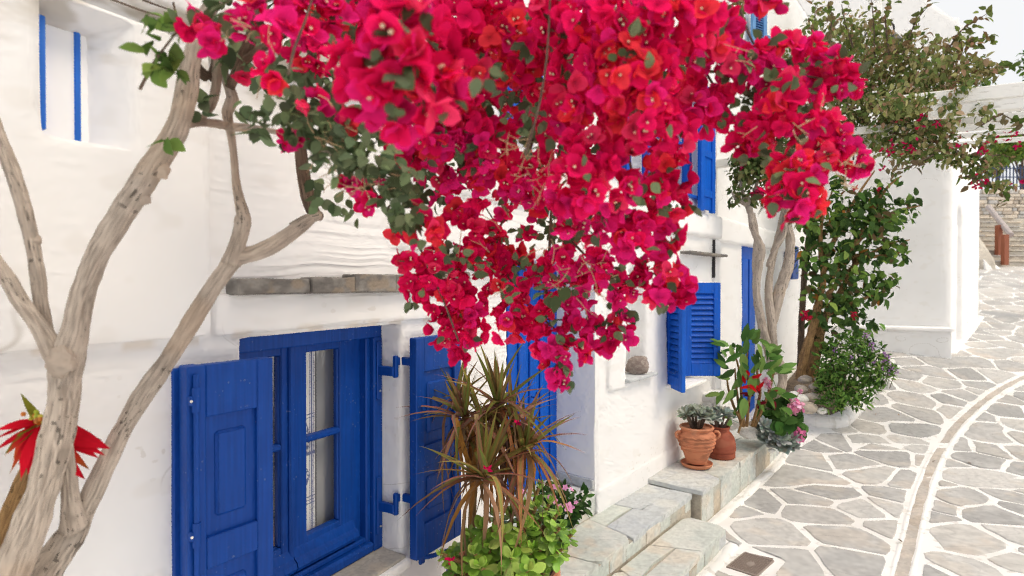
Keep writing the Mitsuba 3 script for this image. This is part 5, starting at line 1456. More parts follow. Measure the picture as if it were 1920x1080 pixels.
for a, b, r, ny in [(1067, 951, 11, -1), (1038, 937, 8, 0.5), (1042, 912, 7, 0.3), (1060, 914, 6, -0.4), (1072, 917, 6, -0.6), (1050, 950, 6, 0.2), (1088, 936, 5, -0.5), (1031, 932, 6, -0.7), (1080, 942, 5, 0), (982, 922, 6, -0.6), (1013, 905, 5, -0.8)]:
    c = P(a, b, dV - 0.16)
    z = np.array([[0.2 * rng.normal(), -0.8 + ny * 0.2, 0.5 - ny * 0.25]])
    R = rot_from(unit(1), z)[0]
    R = np.column_stack([np.cross(R[:, 1], R[:, 2]), R[:, 1], R[:, 2]])
    part(vin, 'flower', trimesh.Trimesh(c + (pv * PX(r, dV)) @ R.T, pf, process=False), 'petal', True, pcol)

# ================================================================== RED BRACTED PLANT AT THE LEFT EDGE
poi = thing('poinsettia', 'red poinsettia with yellow green buds on a tan stem behind the left trunk', 'plant')
dO = 1.36
part(poi, 'stem', limb([(-25, 1060, dO, 34), (5, 985, dO, 32), (30, 925, dO, 32), (40, 905, dO, 38), (50, 880, dO, 30), (72, 830, dO, 28), (78, 795, dO, 20)], 12, 0.2, 3), 'bark_tan', True)
c0 = P(78, 792, dO)
rows = [0, 0.1, 0.3, 0.5, 0.7, 0.88, 1]
RB = [(-2, 800, 62, 20, 0), (5, 850, 105, 26, 1), (15, 862, 80, 24, 1), (30, 893, 62, 17, 0), (48, 888, 60, 17, 0), (15, 825, 60, 10, 0), (185, 835, 90, 24, 0), (172, 855, 70, 14, 0), (160, 880, 66, 13, 1), (140, 893, 80, 20, 0), (136, 865, 60, 18, 1), (165, 812, 60, 12, 0), (62, 870, 60, 18, 0), (40, 806, 40, 14, 0), (20, 790, 60, 16, 0), (120, 850, 60, 16, 0), (-12, 842, 95, 18, 0), (25, 872, 70, 14, 0), (-8, 815, 80, 13, 0), (10, 884, 80, 13, 1), (56, 900, 60, 13, 0), (178, 846, 90, 15, 0), (150, 895, 80, 12, 0), (182, 822, 80, 13, 1)]
for k, (a, b, L, w, g) in enumerate(RB):
    tip = P(a, b, dO - 0.05 + 0.04 * (k % 3 - 1))
    y = tip - c0
    Ln = np.linalg.norm(y)
    tm = blade(w / max(L, 40) * 0.82, rows, 0.12, 0.35, 0.015, 5, lance)
    col = np.array([[0.62, 0.012, 0.03]]) * rng.uniform(0.8, 1.1)
    v, f, cc = scatter(tm, (c0 + y * 0.06)[None], rot_from(y[None], np.array([[0.2 * rng.normal(), -0.9, 0.5]])), np.array([Ln * 0.96]), col)
    if g:
        tt = np.clip((np.repeat(rows, 5) - 0.6) / 0.5, 0, 1)[:, None]
        cc = cc * (1 - tt) + np.array([[0.34, 0.19, 0.03]]) * tt
    part(poi, 'red_bract', trimesh.Trimesh(v, f, process=False), 'petal', True, cc)
for a, b, L, w in ((40, 744, 60, 12), (3, 850, 84, 14), (30, 815, 70, 12)):
    tip = P(a, b, dO - 0.05); y = tip - c0
    v, f, cc = scatter(blade(0.2, rows, 0.15, 0.35, 0.02, 3, lance), c0[None], rot_from(y[None], np.array([[0.3, -0.8, 0.4]])), np.array([np.linalg.norm(y)]), np.array([[0.22, 0.22, 0.03]]))
    part(poi, 'green_leaf', trimesh.Trimesh(v, f, process=False), 'leaf', True, cc)
buds = []
for k in range(26):
    c = P(72 + rng.normal(0, 11), 783 + rng.normal(0, 6), dO - 0.02 + rng.normal(0, 0.012))
    m = moved(trimesh.creation.icosphere(1, 0.0055), c)
    part(poi, 'bud', m, 'fleshy', True, np.tile(pick([(0.35, 0.38, 0.03), (0.45, 0.40, 0.04), (0.50, 0.16, 0.02)], 1), (len(m.vertices), 1)))

# ================================================================== THE BOUGAINVILLEA
bou = thing('bougainvillea', 'huge crimson bougainvillea with pale trunks leaning over the near house and lane', 'bougainvillea')
dK = 1.27
part(bou, 'trunk', limb([(-10, 1180, 1.22, 97), (16, 1090, 1.22, 90), (45, 1010, 1.23, 81), (68, 950, 1.235, 76), (88, 890, 1.24, 71), (102, 845, 1.25, 69), (112, 795, 1.26, 68), (120, 745, dK, 70), (123, 695, dK, 76), (131, 655, dK, 67), (142, 615, dK, 56), (156, 550, dK, 50), (178, 490, dK, 50), (213, 425, dK, 52), (256, 360, dK, 52), (288, 310, dK, 50), (318, 265, dK, 49), (340, 215, dK, 43), (352, 160, dK, 39), (360, 110, dK, 35), (372, 60, 1.28, 32), (400, 5, 1.28, 29), (450, -60, 1.28, 25)], 22, 0.36, 11, 0.010), 'bark_pale', True)
part(bou, 'trunk', limb([(120, 705, 1.262, 50), (98, 655, 1.258, 44), (72, 610, 1.26, 37), (42, 570, 1.26, 35), (15, 525, 1.26, 34), (-15, 480, 1.26, 34), (-60, 420, 1.26, 34)], 16, 0.32, 12, 0.012), 'bark_pale', True)
part(bou, 'trunk', limb([(98, 665, 1.31, 34), (86, 620, 1.31, 31), (77, 570, 1.31, 31), (70, 510, 1.31, 31), (58, 445, 1.31, 31), (36, 360, 1.31, 32), (8, 280, 1.31, 32), (-25, 200, 1.31, 31)], 16, 0.32, 13, 0.012), 'bark_pale', True)
part(bou, 'trunk', limb([(55, 1140, 1.33, 76), (92, 1062, 1.33, 70), (130, 1008, 1.33, 63), (165, 940, 1.34, 47), (200, 868, 1.35, 42), (235, 797, 1.37, 40), (265, 747, 1.38, 40), (305, 690, 1.40, 38), (345, 625, 1.42, 36), (380, 570, 1.44, 34), (412, 522, 1.46, 35), (440, 485, 1.48, 40), (475, 476, 1.50, 33), (515, 458, 1.52, 31), (555, 430, 1.54, 28), (585, 408, 1.56, 22), (602, 400, 1.57, 15)], 16, 0.36, 14, 0.012), 'bark_pale', True)
part(bou, 'limb', limb([(140, 990, 1.31, 58), (134, 945, 1.30, 40), (128, 880, 1.29, 33), (122, 830, 1.28, 30), (120, 780, 1.27, 28)], 14, 0.3, 15, 0.012), 'bark_pale', True)
part(bou, 'limb', limb([(432, 495, 1.475, 40), (446, 455, 1.475, 34), (456, 418, 1.475, 30), (455, 400, 1.475, 24), (444, 350, 1.47, 17), (438, 290, 1.46, 16), (432, 245, 1.45, 17), (426, 210, 1.44, 22), (436, 185, 1.44, 24), (424, 150, 1.42, 19), (416, 115, 1.40, 20), (410, 60, 1.36, 20)], 14, 0.3, 16, 0.012), 'bark_pale', True)
part(bou, 'limb', limb([(345, 235, 1.29, 18), (375, 230, 1.33, 17), (405, 232, 1.38, 19), (435, 238, 1.43, 18), (475, 240, 1.42, 13), (520, 248, 1.36, 10), (570, 262, 1.30, 8), (620, 290, 1.25, 7)], 10, 0.3, 17, 0.015), 'bark_pale', True)
part(bou, 'limb', limb([(358, 115, 1.30, 30), (375, 135, 1.33, 26), (395, 145, 1.36, 24), (405, 120, 1.36, 20), (405, 80, 1.34, 20)], 10, 0.3, 18, 0.015), 'bark_dark', True)
part(bou, 'limb', limb([(378, 225, 1.34, 8), (395, 200, 1.34, 17), (405, 165, 1.34, 18), (408, 110, 1.33, 19)], 10, 0.3, 19, 0.015), 'bark_pale', True)
part(bou, 'limb', limb([(598, 405, 1.56, 20), (585, 392, 1.60, 26), (572, 345, 1.62, 26), (565, 295, 1.62, 24), (560, 230, 1.6, 22), (580, 120, 1.5, 20), (620, 20, 1.4, 18)], 12, 0.3, 20, 0.015), 'bark_dark', True)
part(bou, 'limb', limb([(545, 425, 1.55, 16), (575, 412, 1.56, 22), (602, 402, 1.56, 15)], 10, 0.3, 21, 0.015), 'bark_pale', True)
part(bou, 'limb', limb([(430, 165, 1.40, 20), (455, 110, 1.40, 24), (475, 60, 1.38, 24), (490, 0, 1.36, 22), (500, -60, 1.34, 20)], 12, 0.3, 22, 0.015), 'bark_dark', True)
part(bou, 'limb', limb([(452, 118, 1.40, 18), (490, 92, 1.38, 16), (540, 60, 1.36, 15), (640, 10, 1.34, 15), (800, -40, 1.34, 16), (960, -50, 1.36, 14), (1150, -30, 1.38, 12), (1300, 30, 1.38, 9), (1380, 90, 1.35, 7)], 10, 0.3, 23, 0.02), 'bark_dark', True)
TW = [([(540, 140), (552, 90), (572, 40), (590, -20)], 1.02, 6, 'bark_dark'), ([(262, 168), (290, 115), (312, 85), (335, 55)], 1.16, 6, 'bark_dark'), ([(985, 290), (1008, 210), (1025, 110), (1032, -10)], 1.12, 6, 'bark_dark'), ([(1022, 560), (1030, 470), (1035, 380), (1050, 280), (1060, 180)], 1.5, 7, 'bark_dark'),
      ([(1378, -10), (1395, 40), (1412, 80), (1440, 110)], 1.32, 5, 'bark_dark'), ([(1320, 130), (1350, 180), (1372, 215), (1400, 240), (1440, 260), (1490, 280)], 1.30, 6, 'bark_dark'), ([(1330, 100), (1380, 140), (1440, 160), (1500, 190), (1560, 230), (1600, 280)], 1.33, 6, 'bark_dark'), ([(700, 320), (760, 300), (860, 290), (960, 300), (1060, 330)], 1.45, 6, 'bark_dark'),
      ([(620, 290), (680, 330), (730, 400), (790, 470), (830, 560), (860, 640)], 1.5, 6, 'bark_dark'), ([(1000, 260), (960, 380), (930, 460), (980, 560), (1060, 640), (1050, 700)], 1.55, 6, 'bark_dark'), ([(1060, 440), (1120, 500), (1160, 520), (1220, 510), (1270, 540)], 1.45, 5, 'bark_dark'), ([(1000, 600), (1060, 600), (1120, 620), (1170, 640)], 1.5, 4, 'bark_dark'),
      ([(790, 60), (850, 130), (880, 200), (900, 320)], 1.4, 7, 'bark_dark'), ([(860, 330), (905, 380), (935, 430)], 1.6, 4, 'bark_dark'), ([(1500, 140), (1545, 148), (1590, 150)], 1.25, 4, 'bark_dark'), ([(890, 60), (905, 140), (918, 190)], 1.5, 5, 'bark_dark'), ([(1180, 0), (1200, 150), (1180, 300), (1220, 400), (1250, 500)], 1.4, 7, 'bark_dark')]
for q, d, w, mt in TW:
    m_ = len(q)
    part(bou, 'branch', tube([P(a, b, d + 0.02 * math.sin(3 * k_)) for k_, (a, b) in enumerate(q)], np.linspace(PX(w, d) / 2, PX(w * 0.55, d) / 2, m_), 7, 0.03, 0.3, int(q[0][0])), mt, True)
for q in ([(200, -5), (260, 18), (300, 30), (318, 38)], [(325, 5), (332, 30), (345, 45)], [(268, 0), (300, 12), (330, 22)]):
    part(bou, 'bare_twig', tube([P(a, b, 1.5) for a, b in q], np.linspace(0.003, 0.0015, len(q)), 5, 0.03), 'bark_dark', True)
for k, (a, b, r) in enumerate([(114, 678, 27), (302, 318, 17), (268, 372, 14), (452, 412, 13), (62, 452, 14)]):
    m_ = trimesh.creation.icosphere(3, 1.0)
    v = np.array(m_.vertices); v *= (0.55 + 0.55 * meshkit.fbm(v * 2.2 + k, 2, k) + 0.35 * meshkit.fbm(v * 6 + k, 2, k + 9))[:, None]
    dd = {0: 1.24, 1: 1.268, 2: 1.268, 3: 1.472, 4: 1.31}[k]
    v = v * PX(r, dd) * np.array([1, 0.6, 1.0])
    part(bou, 'knot', trimesh.Trimesh(v + P(a, b, dd), m_.faces, process=False), 'bark_pale', True)

# ---- flowers: three papery bracts round one to three tiny cream stars
rows5 = [0, 0.14, 0.34, 0.58, 0.80, 1.0]


papery = lambda t: max(0.05, (min(1, 0.30 + 3.4 * t) ** 0.8) * (1 - max(0, (t - 0.40) / 0.60) ** 2.6) ** 0.62)


def flower_template(seed):
    r = np.random.RandomState(seed)
    out = []
    opening = r.uniform(38, 66)
    for k in range(3):
        v, f = blade(0.92, rows5, r.uniform(-0.10, 0.16), r.uniform(0.06, 0.3), 0.02, 5, papery, r.uniform(-0.6, 0.7))
        v = v.copy()
        v[:, 2] += 0.035 * np.sin(v[:, 0] * 13 + r.uniform(0, 6)) * v[:, 1] + 0.03 * np.sin(v[:, 1] * 11 + r.uniform(0, 6))
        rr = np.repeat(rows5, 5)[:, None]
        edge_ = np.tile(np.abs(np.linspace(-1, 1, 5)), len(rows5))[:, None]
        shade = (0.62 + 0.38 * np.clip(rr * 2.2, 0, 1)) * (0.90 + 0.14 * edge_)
        t = math.radians(opening + r.normal(0, 9))
        # lay the leaf at angle t from the axis (+z), its face inwards
        Rx = np.array([[1, 0, 0], [0, math.sin(t), -math.cos(t)], [0, math.cos(t), math.sin(t)]])
        a = k * 2 * np.pi / 3 + r.normal(0, 0.16)
        Rz = np.array([[math.cos(a), -math.sin(a), 0], [math.sin(a), math.cos(a), 0], [0, 0, 1]])
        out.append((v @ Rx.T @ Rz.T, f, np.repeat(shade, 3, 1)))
    nstar = [0, 0, 0, 1, 0, 2, 0, 0, 1, 3][seed % 10]
    for k in range(nstar):
        a = r.uniform(0, 6.28)
        c = np.array([math.cos(a) * 0.16, math.sin(a) * 0.16, 0.42 + 0.1 * r.rand()])
        stalk = tube([[c[0] * 0.3, c[1] * 0.3, 0.05], c], [0.028, 0.04], 5, 1, cap=False)
        out.append((np.array(stalk.vertices), np.array(stalk.faces), np.tile([[-0.30, -0.05, -0.08]], (len(stalk.vertices), 1))))
        q = [c + [0, 0, 0.012]] + [c + np.array([math.cos(x) * (0.10 if j % 2 else 0.055), math.sin(x) * (0.10 if j % 2 else 0.055), 0.02 + (0.01 if j % 2 else 0)]) for j, x in enumerate(np.arange(10) * math.pi / 5)]
        out.append((np.array(q), np.array([(0, 1 + j, 1 + (j + 1) % 10) for j in range(10)]), np.tile([[-0.86, -0.76, -0.52]], (11, 1))))
    return join(out)


FT = [flower_template(s_) for s_ in range(10)]
# rows: px, py, radius in px, depth, size of a bract in px
BL = [
    # the near cluster at the top
    (715, 130, 60, 0.86, 50), (760, 60, 70, 0.84, 52), (810, 110, 62, 0.85, 52), (690, 175, 52, 0.88, 48), (760, 200, 55, 0.87, 50), (815, 180, 55, 0.88, 50), (740, 10, 55, 0.86, 48), (650, 120, 32, 0.9, 46), (850, 170, 30, 0.9, 46),
    # top left
    (360, 45, 24, 1.12, 36), (390, 75, 26, 1.10, 38), (455, 50, 26, 1.08, 38), (500, 25, 40, 1.08, 40), (530, 65, 36, 1.06, 42), (585, 75, 30, 1.1, 38), (515, 135, 30, 1.06, 40), (600, 30, 42, 1.14, 38), (560, 10, 40, 1.16, 36), (640, 40, 40, 1.16, 36), (590, 190, 22, 1.12, 34), (555, 20, 30, 1.25, 34), 
    (565, 272, 22, 1.3, 30), (540, 262, 12, 1.3, 28), (660, 225, 22, 1.15, 34), (465, 10, 30, 1.15, 34), (700, 20, 40, 1.2, 36), (455, 135, 14, 1.35, 26), (580, 110, 36, 1.42, 28), 
    # behind the near cluster, middle
    (860, 30, 60, 1.25, 36), (920, 60, 60, 1.25, 36), (900, 130, 50, 1.28, 34), (960, 20, 60, 1.28, 35), (980, 90, 55, 1.25, 36), (850, 230, 60, 1.32, 33), (900, 260, 60, 1.32, 33), (800, 260, 60, 1.3, 34), (870, 300, 50, 1.38, 31), (950, 250, 30, 1.35, 33), (970, 170, 40, 1.25, 35), (830, 310, 50, 1.40, 31), (760, 300, 40, 1.38, 31), (700, 360, 26, 1.35, 30), (660, 350, 24, 1.35, 30), (690, 380, 22, 1.40, 29), (900, 200, 42, 1.30, 34),
    # the great mass, middle right
    (1050, 40, 65, 1.18, 36), (1120, 60, 70, 1.10, 38), (1190, 40, 70, 1.08, 40), (1250, 60, 65, 1.08, 40), (1300, 30, 55, 1.12, 38), (1090, 130, 65, 1.15, 37), (1160, 130, 65, 1.06, 40), (1220, 150, 55, 1.06, 40), (1190, 220, 58, 1.1, 39), (1120, 210, 62, 1.15, 37), (1060, 200, 55, 1.22, 35), (1020, 140, 50, 1.25, 35), (1050, 280, 45, 1.28, 34), (1110, 300, 58, 1.12, 38), (1080, 350, 58, 1.10, 39), (1150, 360, 50, 1.2, 36), (1180, 300, 45, 1.22, 35), (1230, 230, 48, 1.15, 37), (1000, 240, 34, 1.3, 33), (1100, 20, 60, 1.25, 34), (1330, 80, 42, 1.2, 35), (1340, 20, 40, 1.2, 35), (1270, 110, 35, 1.15, 37),
    (1320, 150, 34, 1.25, 34), (1350, 110, 34, 1.22, 35), (1360, 50, 26, 1.25, 34), (1290, 200, 34, 1.25, 34), (1310, 230, 32, 1.28, 33), (1270, 250, 38, 1.25, 34), (1330, 200, 22, 1.25, 34), (1245, 300, 36, 1.3, 32), (1270, 330, 30, 1.3, 32), (1225, 360, 36, 1.3, 32), (1260, 380, 34, 1.35, 31), (1200, 410, 40, 1.32, 32), (1250, 430, 36, 1.35, 31), (1180, 460, 36, 1.3, 33), (1230, 470, 24, 1.38, 31), (1150, 420, 36, 1.3, 33),
    # lower middle
    (1000, 330, 50, 1.38, 30), (940, 330, 42, 1.4, 30), (900, 345, 45, 1.45, 29), (1020, 370, 36, 1.42, 30), (960, 360, 24, 1.45, 29), (1070, 400, 40, 1.25, 34), (1110, 420, 36, 1.25, 34), (850, 380, 40, 1.5, 28), (870, 430, 42, 1.5, 28), (800, 430, 40, 1.35, 31), (770, 400, 30, 1.38, 30), (820, 500, 44, 1.5, 28), (770, 500, 28, 1.5, 28), (745, 440, 20, 1.5, 27), (890, 490, 42, 1.5, 28), (780, 540, 26, 1.5, 27), (912, 440, 22, 1.52, 28), (940, 490, 30, 1.52, 28), (960, 530, 40, 1.52, 28), (1010, 500, 34, 1.52, 28), (1060, 500, 40, 1.45, 29), (1090, 540, 38, 1.48, 28), (1120, 500, 34, 1.42, 30), (1060, 440, 20, 1.5, 28), (988, 445, 13, 1.55, 26), (1002, 398, 10, 1.55, 26), (940, 395, 10, 1.55, 26), (965, 470, 16, 1.55, 26), (930, 445, 14, 1.55, 26),
    # hanging tips
    (830, 570, 34, 1.55, 27), (860, 550, 36, 1.52, 28), (880, 590, 30, 1.55, 27), (835, 615, 32, 1.55, 27), (865, 640, 30, 1.55, 27), (890, 625, 22, 1.55, 27), (860, 672, 18, 1.55, 26), (925, 560, 30, 1.55, 27), (955, 590, 32, 1.5, 28), (1000, 570, 38, 1.5, 28), (950, 625, 22, 1.52, 27), (980, 620, 22, 1.52, 27), (1040, 590, 38, 1.48, 28), (1030, 640, 34, 1.46, 29), (1070, 660, 34, 1.46, 29), (1040, 690, 24, 1.46, 29), (1050, 718, 18, 1.46, 28), (1100, 650, 26, 1.46, 29), (1085, 600, 28, 1.46, 29), (1135, 605, 24, 1.44, 29), (1160, 600, 18, 1.44, 29), (1175, 630, 18, 1.44, 29), (1140, 645, 16, 1.44, 29), (1160, 530, 20, 1.4, 30), (1190, 510, 26, 1.4, 30), (1150, 560, 14, 1.42, 29), (1210, 520, 18, 1.4, 30), (1180, 540, 12, 1.4, 30),
    (1250, 520, 36, 1.34, 30), (1275, 545, 28, 1.34, 30), (1230, 550, 24, 1.34, 30), (1245, 480, 26, 1.36, 30), (1265, 565, 14, 1.34, 29),
    # deep behind the top
    (1000, 40, 90, 1.75, 26), (1130, 20, 90, 1.75, 26), (1250, 80, 80, 1.7, 26), (1200, 200, 80, 1.7, 26), (1090, 220, 80, 1.7, 26), (1000, 130, 80, 1.75, 26), (880, 60, 90, 1.75, 26), (1330, 60, 50, 1.65, 27), (760, 40, 80, 1.7, 26), (850, 180, 60, 1.7, 26), (660, 60, 60, 1.7, 26),
    # right arm
    (1400, 125, 28, 1.24, 34), (1420, 110, 28, 1.24, 34), (1440, 140, 30, 1.24, 34), (1390, 105, 18, 1.26, 33), (1480, 95, 30, 1.28, 32), (1520, 100, 30, 1.28, 32), (1530, 125, 24, 1.28, 32), (1470, 165, 36, 1.22, 34), (1500, 200, 38, 1.20, 35), (1530, 160, 32, 1.24, 34), (1450, 200, 34, 1.22, 34), (1410, 240, 28, 1.26, 33), (1390, 275, 22, 1.26, 33), (1430, 250, 30, 1.24, 34), (1470, 250, 32, 1.22, 34), (1530, 230, 32, 1.2, 35), (1560, 260, 30, 1.2, 35), (1590, 290, 30, 1.2, 34), (1605, 305, 22, 1.2, 34), (1550, 290, 36, 1.2, 34), (1520, 290, 30, 1.2, 35), (1480, 310, 34, 1.18, 36), (1460, 340, 32, 1.18, 36), (1500, 340, 36, 1.16, 36), (1480, 380, 38, 1.16, 36), (1515, 375, 28, 1.16, 36), (1455, 370, 18, 1.17, 36),
    (1560, 145, 16, 1.22, 33), (1590, 135, 14, 1.22, 33), (1565, 110, 12, 1.22, 33), (1555, 170, 16, 1.22, 33), (1595, 160, 13, 1.22, 33), (1442, 20, 24, 1.25, 33), (1425, 0, 20, 1.25, 33), (1448, 80, 14, 1.25, 33), (1350, 180, 24, 1.28, 33), (1375, 150, 24, 1.26, 33), (1360, 230, 16, 1.28, 32), (1400, 290, 16, 1.26, 33), (1340, 215, 16, 1.28, 32)]
pos, ax, siz = [], [], []
for a, b, r, d, br in BL:
    br = br * (0.97 if d < 0.95 else 0.82)
    n = max(4, int((2.6 if b < 330 else 2.35) * (r / (br * 0.66)) ** 2 + 2))
    u = unit(n * 3 + 8)
    keep_ = (u[:, 1] < 0.25) | (rng.random(len(u)) < 0.35)
    u = u[keep_][:n]
    n = len(u)
    R_ = PX(max(r - br * 0.30, br * 0.25), d)
    rad = (0.45 + 0.55 * rng.random((n, 1))) ** 0.6
    pos.append(P(a, b, d) + u * rad * R_ * np.array([1, 1.15, 1]))
    ax.append(u * 1.0 + unit(n) * 0.6 + np.array([0.05, -0.22, 0.0]))
    siz.append(np.full(n, PX(br, d)) * rng.uniform(0.78, 1.10, n))
pos, ax, siz = np.vstack(pos), np.vstack(ax), np.concatenate(siz)
ax /= np.linalg.norm(ax, axis=1, keepdims=True)
n = len(pos)
HUES = np.array([(0.84, 0.013, 0.125), (0.83, 0.022, 0.22), (0.90, 0.05, 0.078), (0.62, 0.007, 0.085), (0.91, 0.05, 0.16)])
clus = meshkit.fbm(pos * 5 + 3, 2, 4)
kk = np.where(rng.random(n) < 0.55, rng.choice(5, n, p=[0.37, 0.20, 0.13, 0.12, 0.18]), np.where(clus > 0.54, 1, np.where(clus < 0.30, 2, 0)))
hue = HUES[kk] * (1 + 0.14 * (rng.random((n, 1)) * 2 - 1))
R = rot_from(unit(n), ax)
R = np.stack([np.cross(R[:, :, 1], ax), R[:, :, 1], ax], -1)
R[:, :, 1] = np.cross(ax, R[:, :, 0]); R[:, :, 0] /= np.linalg.norm(R[:, :, 0], axis=1, keepdims=True); R[:, :, 1] /= np.linalg.norm(R[:, :, 1], axis=1, keepdims=True)
which = rng.integers(0, len(FT), n)
order = np.argsort(-(siz / pos[:, 1]) * frame_weight(pos))
rank = np.empty(n, int); rank[order] = np.arange(n)
bulk = []
for i in range(n):
    v, f, c = FT[which[i]]
    q = (v * siz[i]) @ R[i].T + pos[i]
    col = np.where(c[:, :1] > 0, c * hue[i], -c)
    if rank[i] < 298:
        part(bou, 'flower', trimesh.Trimesh(q, f, process=False), 'petal', True, col)
    else:
        bulk.append((q, f, col))
v, f, c = join(bulk)
part(bou, 'flower_mass', trimesh.Trimesh(v, f, process=False), 'petal', True, c, kind='stuff')
print('flowers', n)

# ---- leaves
LB = [(300, 70, 30, 40, 1.15, 34), (285, 120, 24, 30, 1.15, 34), (320, 130, 20, 30, 1.18, 34), (400, 12, 40, 14, 1.1, 42), (440, 25, 26, 20, 1.12, 42), (330, 45, 20, 16, 1.15, 34), (425, 90, 40, 30, 1.3, 38), (380, 200, 16, 14, 1.3, 30), (315, 258, 10, 8, 1.22, 42), (455, 205, 20, 14, 1.28, 32), (480, 240, 18, 22, 1.25, 38), (510, 200, 40, 22, 1.22, 35), (560, 210, 44, 26, 1.22, 35), (610, 210, 36, 30, 1.2, 35), (690, 290, 46, 34, 1.16, 28), (640, 300, 50, 36, 1.16, 28), (600, 240, 60, 36, 1.14, 30), (545, 225, 60, 24, 1.14, 30), (740, 330, 46, 36, 1.18, 28), (755, 390, 30, 30, 1.22, 28), (680, 250, 40, 26, 1.16, 28), (640, 240, 40, 32, 1.22, 32), (600, 260, 26, 26, 1.3, 35),
      (700, 320, 36, 26, 1.28, 32), (740, 370, 34, 30, 1.3, 32), (760, 410, 26, 22, 1.32, 32), (660, 300, 32, 24, 1.28, 32), (610, 375, 20, 18, 1.5, 26), (590, 330, 14, 24, 1.5, 28), (640, 385, 12, 22, 1.5, 24), (850, 475, 34, 16, 1.36, 26), (900, 500, 22, 16, 1.36, 26), (1030, 545, 40, 16, 1.36, 30), (1075, 530, 12, 14, 1.34, 30), (960, 545, 20, 14, 1.4, 28), (560, 120, 90, 60, 1.5, 30), (620, 170, 70, 50, 1.5, 30), (760, 145, 40, 22, 0.83, 55), (740, 120, 40, 14, 0.86, 52), (1000, 240, 26, 60, 1.2, 24),
      (1040, 100, 20, 90, 1.2, 24), (1060, 55, 26, 20, 1.16, 26), (1340, 170, 26, 20, 1.28, 26), (1400, 190, 30, 16, 1.28, 26), (1440, 205, 24, 12, 1.28, 24), (1430, 100, 34, 14, 1.28, 26), (1490, 115, 20, 12, 1.3, 24), (1560, 155, 24, 8, 1.25, 26), (1480, 130, 20, 12, 1.28, 24), (1180, 590, 12, 10, 1.45, 26), (1130, 600, 20, 10, 1.47, 24), (1390, 185, 20, 12, 1.3, 24), (900, 130, 14, 50, 1.5, 26), (910, 170, 12, 26, 1.5, 26), (870, 290, 60, 20, 1.3, 24), (770, 360, 30, 20, 1.45, 24),
      (1025, 420, 22, 40, 1.56, 22), (1080, 430, 30, 22, 1.45, 24), (1040, 430, 24, 20, 1.6, 22), (840, 500, 50, 50, 1.72, 24), (960, 520, 60, 30, 1.75, 24), (1000, 150, 90, 120, 1.6, 28), (1120, 200, 100, 140, 1.6, 28), (1230, 120, 70, 100, 1.5, 28), (880, 160, 90, 120, 1.6, 28), (740, 120, 90, 90, 1.3, 38), (800, 330, 90, 60, 1.65, 26), (600, 60, 80, 60, 1.6, 28), (1480, 220, 60, 80, 1.42, 24), (1490, 350, 40, 40, 1.35, 24), (1100, 360, 60, 60, 1.5, 26), (1250, 380, 24, 60, 1.5, 24), (1420, 165, 30, 10, 1.3, 24), (770, 570, 16, 14, 1.6, 22), (1000, 250, 60, 60, 1.55, 26), (430, 60, 60, 50, 1.55, 36), (520, 120, 70, 60, 1.62, 34), (620, 190, 70, 60, 1.62, 32), (760, 40, 160, 70, 1.9, 34), (960, 60, 140, 80, 1.95, 34), (1180, 40, 150, 60, 1.9, 34), (600, 30, 120, 60, 1.8, 36), (680, 220, 80, 60, 1.65, 30), (800, 220, 90, 60, 1.7, 30)]
pos, out, size, shade = [], [], [], []
for a, b, rx, ry, d, px in LB:
    deep = d >= 1.42 and rx * ry > 1500
    m_ = int((2.0 if deep else 4.2 if (a < 800 and d < 1.4) else 2.6) * rx * ry / (px * px) * 3.0) + 3
    if a > 1600:
        continue
    u = unit(m_)
    pos.append(P(a, b, d) + u * (rng.random((m_, 1)) ** 0.4) * np.array([PX(rx, d), 0.5 * PX(rx + ry, d), PX(ry, d)]))
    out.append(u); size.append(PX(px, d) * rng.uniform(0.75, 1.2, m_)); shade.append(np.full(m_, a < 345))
pos, out, size, lit = np.vstack(pos), np.vstack(out), np.concatenate(size), np.concatenate(shade)
m_ = len(pos)
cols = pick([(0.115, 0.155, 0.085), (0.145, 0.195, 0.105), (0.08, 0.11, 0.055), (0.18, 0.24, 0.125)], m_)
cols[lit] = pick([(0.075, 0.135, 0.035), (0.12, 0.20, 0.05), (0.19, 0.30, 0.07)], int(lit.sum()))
BLEAF = blade(0.74, [0, 0.12, 0.35, 0.62, 0.86, 1], 0.16, 0.22, 0.02, 3, lambda t: max(0.02, (min(1, 0.25 + 3.2 * t) * (1 - max(0, (t - 0.36) / 0.64) ** 1.9))))
foliage(bou, BLEAF, pos, unit(m_) + out * 0.4 + [0, 0, -0.45], out * 0.3 + unit(m_) * 0.55 + [0, -0.6, 0.45], size, cols, keep=296)
print('leaves', m_)
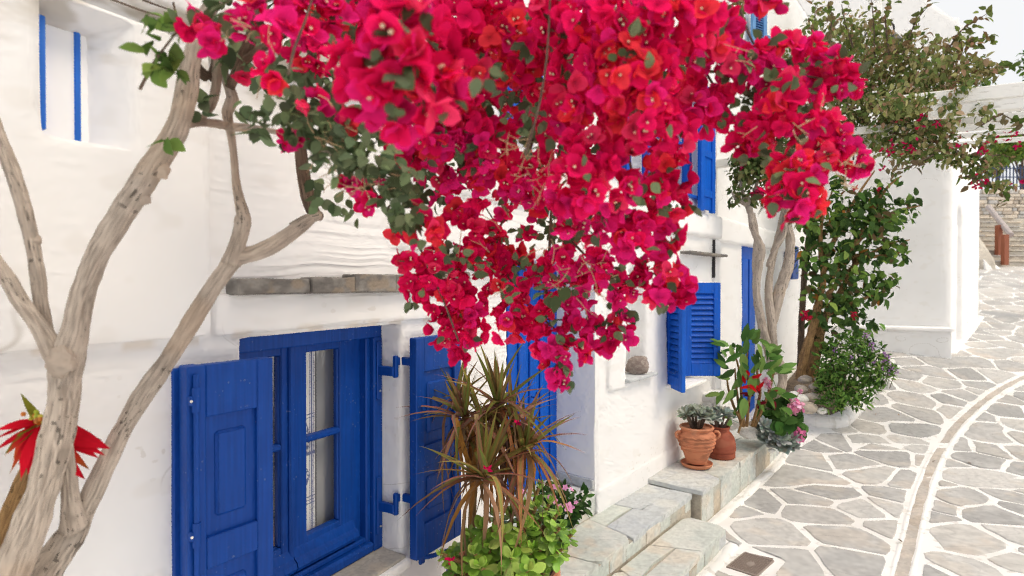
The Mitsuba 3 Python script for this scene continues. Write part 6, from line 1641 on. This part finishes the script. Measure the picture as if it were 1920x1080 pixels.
# leaves in twos and fives along the flowering sprays
sel = rng.choice(len(BL), 150, replace=False)
pos, out, size = [], [], []
for i in sel:
    a, b, r, d, br = BL[i]
    c = P(a + rng.normal(0, r * 0.6), b + rng.normal(0, r * 0.6), d - PX(r, d) * 0.75)
    k = rng.integers(2, 6)
    u = unit(k)
    pos.append(c + u * PX(br * 0.45, d)); out.append(u); size.append(PX(br * 0.72, d) * rng.uniform(0.7, 1.15, k))
pos, out, size = np.vstack(pos), np.vstack(out), np.concatenate(size)
k = len(pos)
foliage(bou, BLEAF, pos, out + unit(k) * 0.5 + [0, 0, -0.3], unit(k) * 0.6 + [0, -0.7, 0.5], size, pick([(0.115, 0.155, 0.085), (0.145, 0.195, 0.105), (0.08, 0.11, 0.055), (0.18, 0.24, 0.125)], k), name='leaf', mass='spray_leaves')
# ---- dry straw coloured spent flower stalks and thorns
tw = []
for a, b, rx, ry, d, cnt in [(620, 260, 60, 40, 1.18, 22), (690, 330, 50, 40, 1.2, 16), (640, 330, 60, 40, 1.3, 14), (1000, 300, 60, 50, 1.15, 16), (1030, 350, 50, 40, 1.2, 10), (640, 130, 40, 60, 1.05, 10), (560, 230, 70, 30, 1.15, 10), (1500, 260, 60, 60, 1.12, 8), (1590, 310, 30, 20, 1.12, 5), (1080, 520, 70, 50, 1.3, 10), (900, 480, 80, 50, 1.35, 8), (1050, 430, 60, 60, 1.5, 18), (480, 60, 60, 50, 1.02, 8), (1340, 90, 60, 60, 1.2, 6), (1140, 520, 60, 40, 1.35, 8)]:
    for _ in range(cnt):
        p0 = P(a + rng.normal(0, rx * 0.6), b + rng.normal(0, ry * 0.6), d + rng.normal(0, 0.03))
        dirn = unit(1)[0] * [1, 0.5, 1]
        L = PX(rng.uniform(20, 50), d)
        p1 = p0 + dirn * L * 0.6; p2 = p1 + (dirn + unit(1)[0] * 0.5) * L * 0.5; p3 = p1 + (dirn + unit(1)[0] * 0.9) * L * 0.4
        tw.append(tube([p0, p1, p2], [0.0010, 0.0008, 0.0006], 4, 0.05))
        tw.append(tube([p1, p3], [0.0008, 0.0005], 4, 0.05))
part(bou, 'spent_stalks', cat(tw), 'twig_straw', True, kind='stuff')
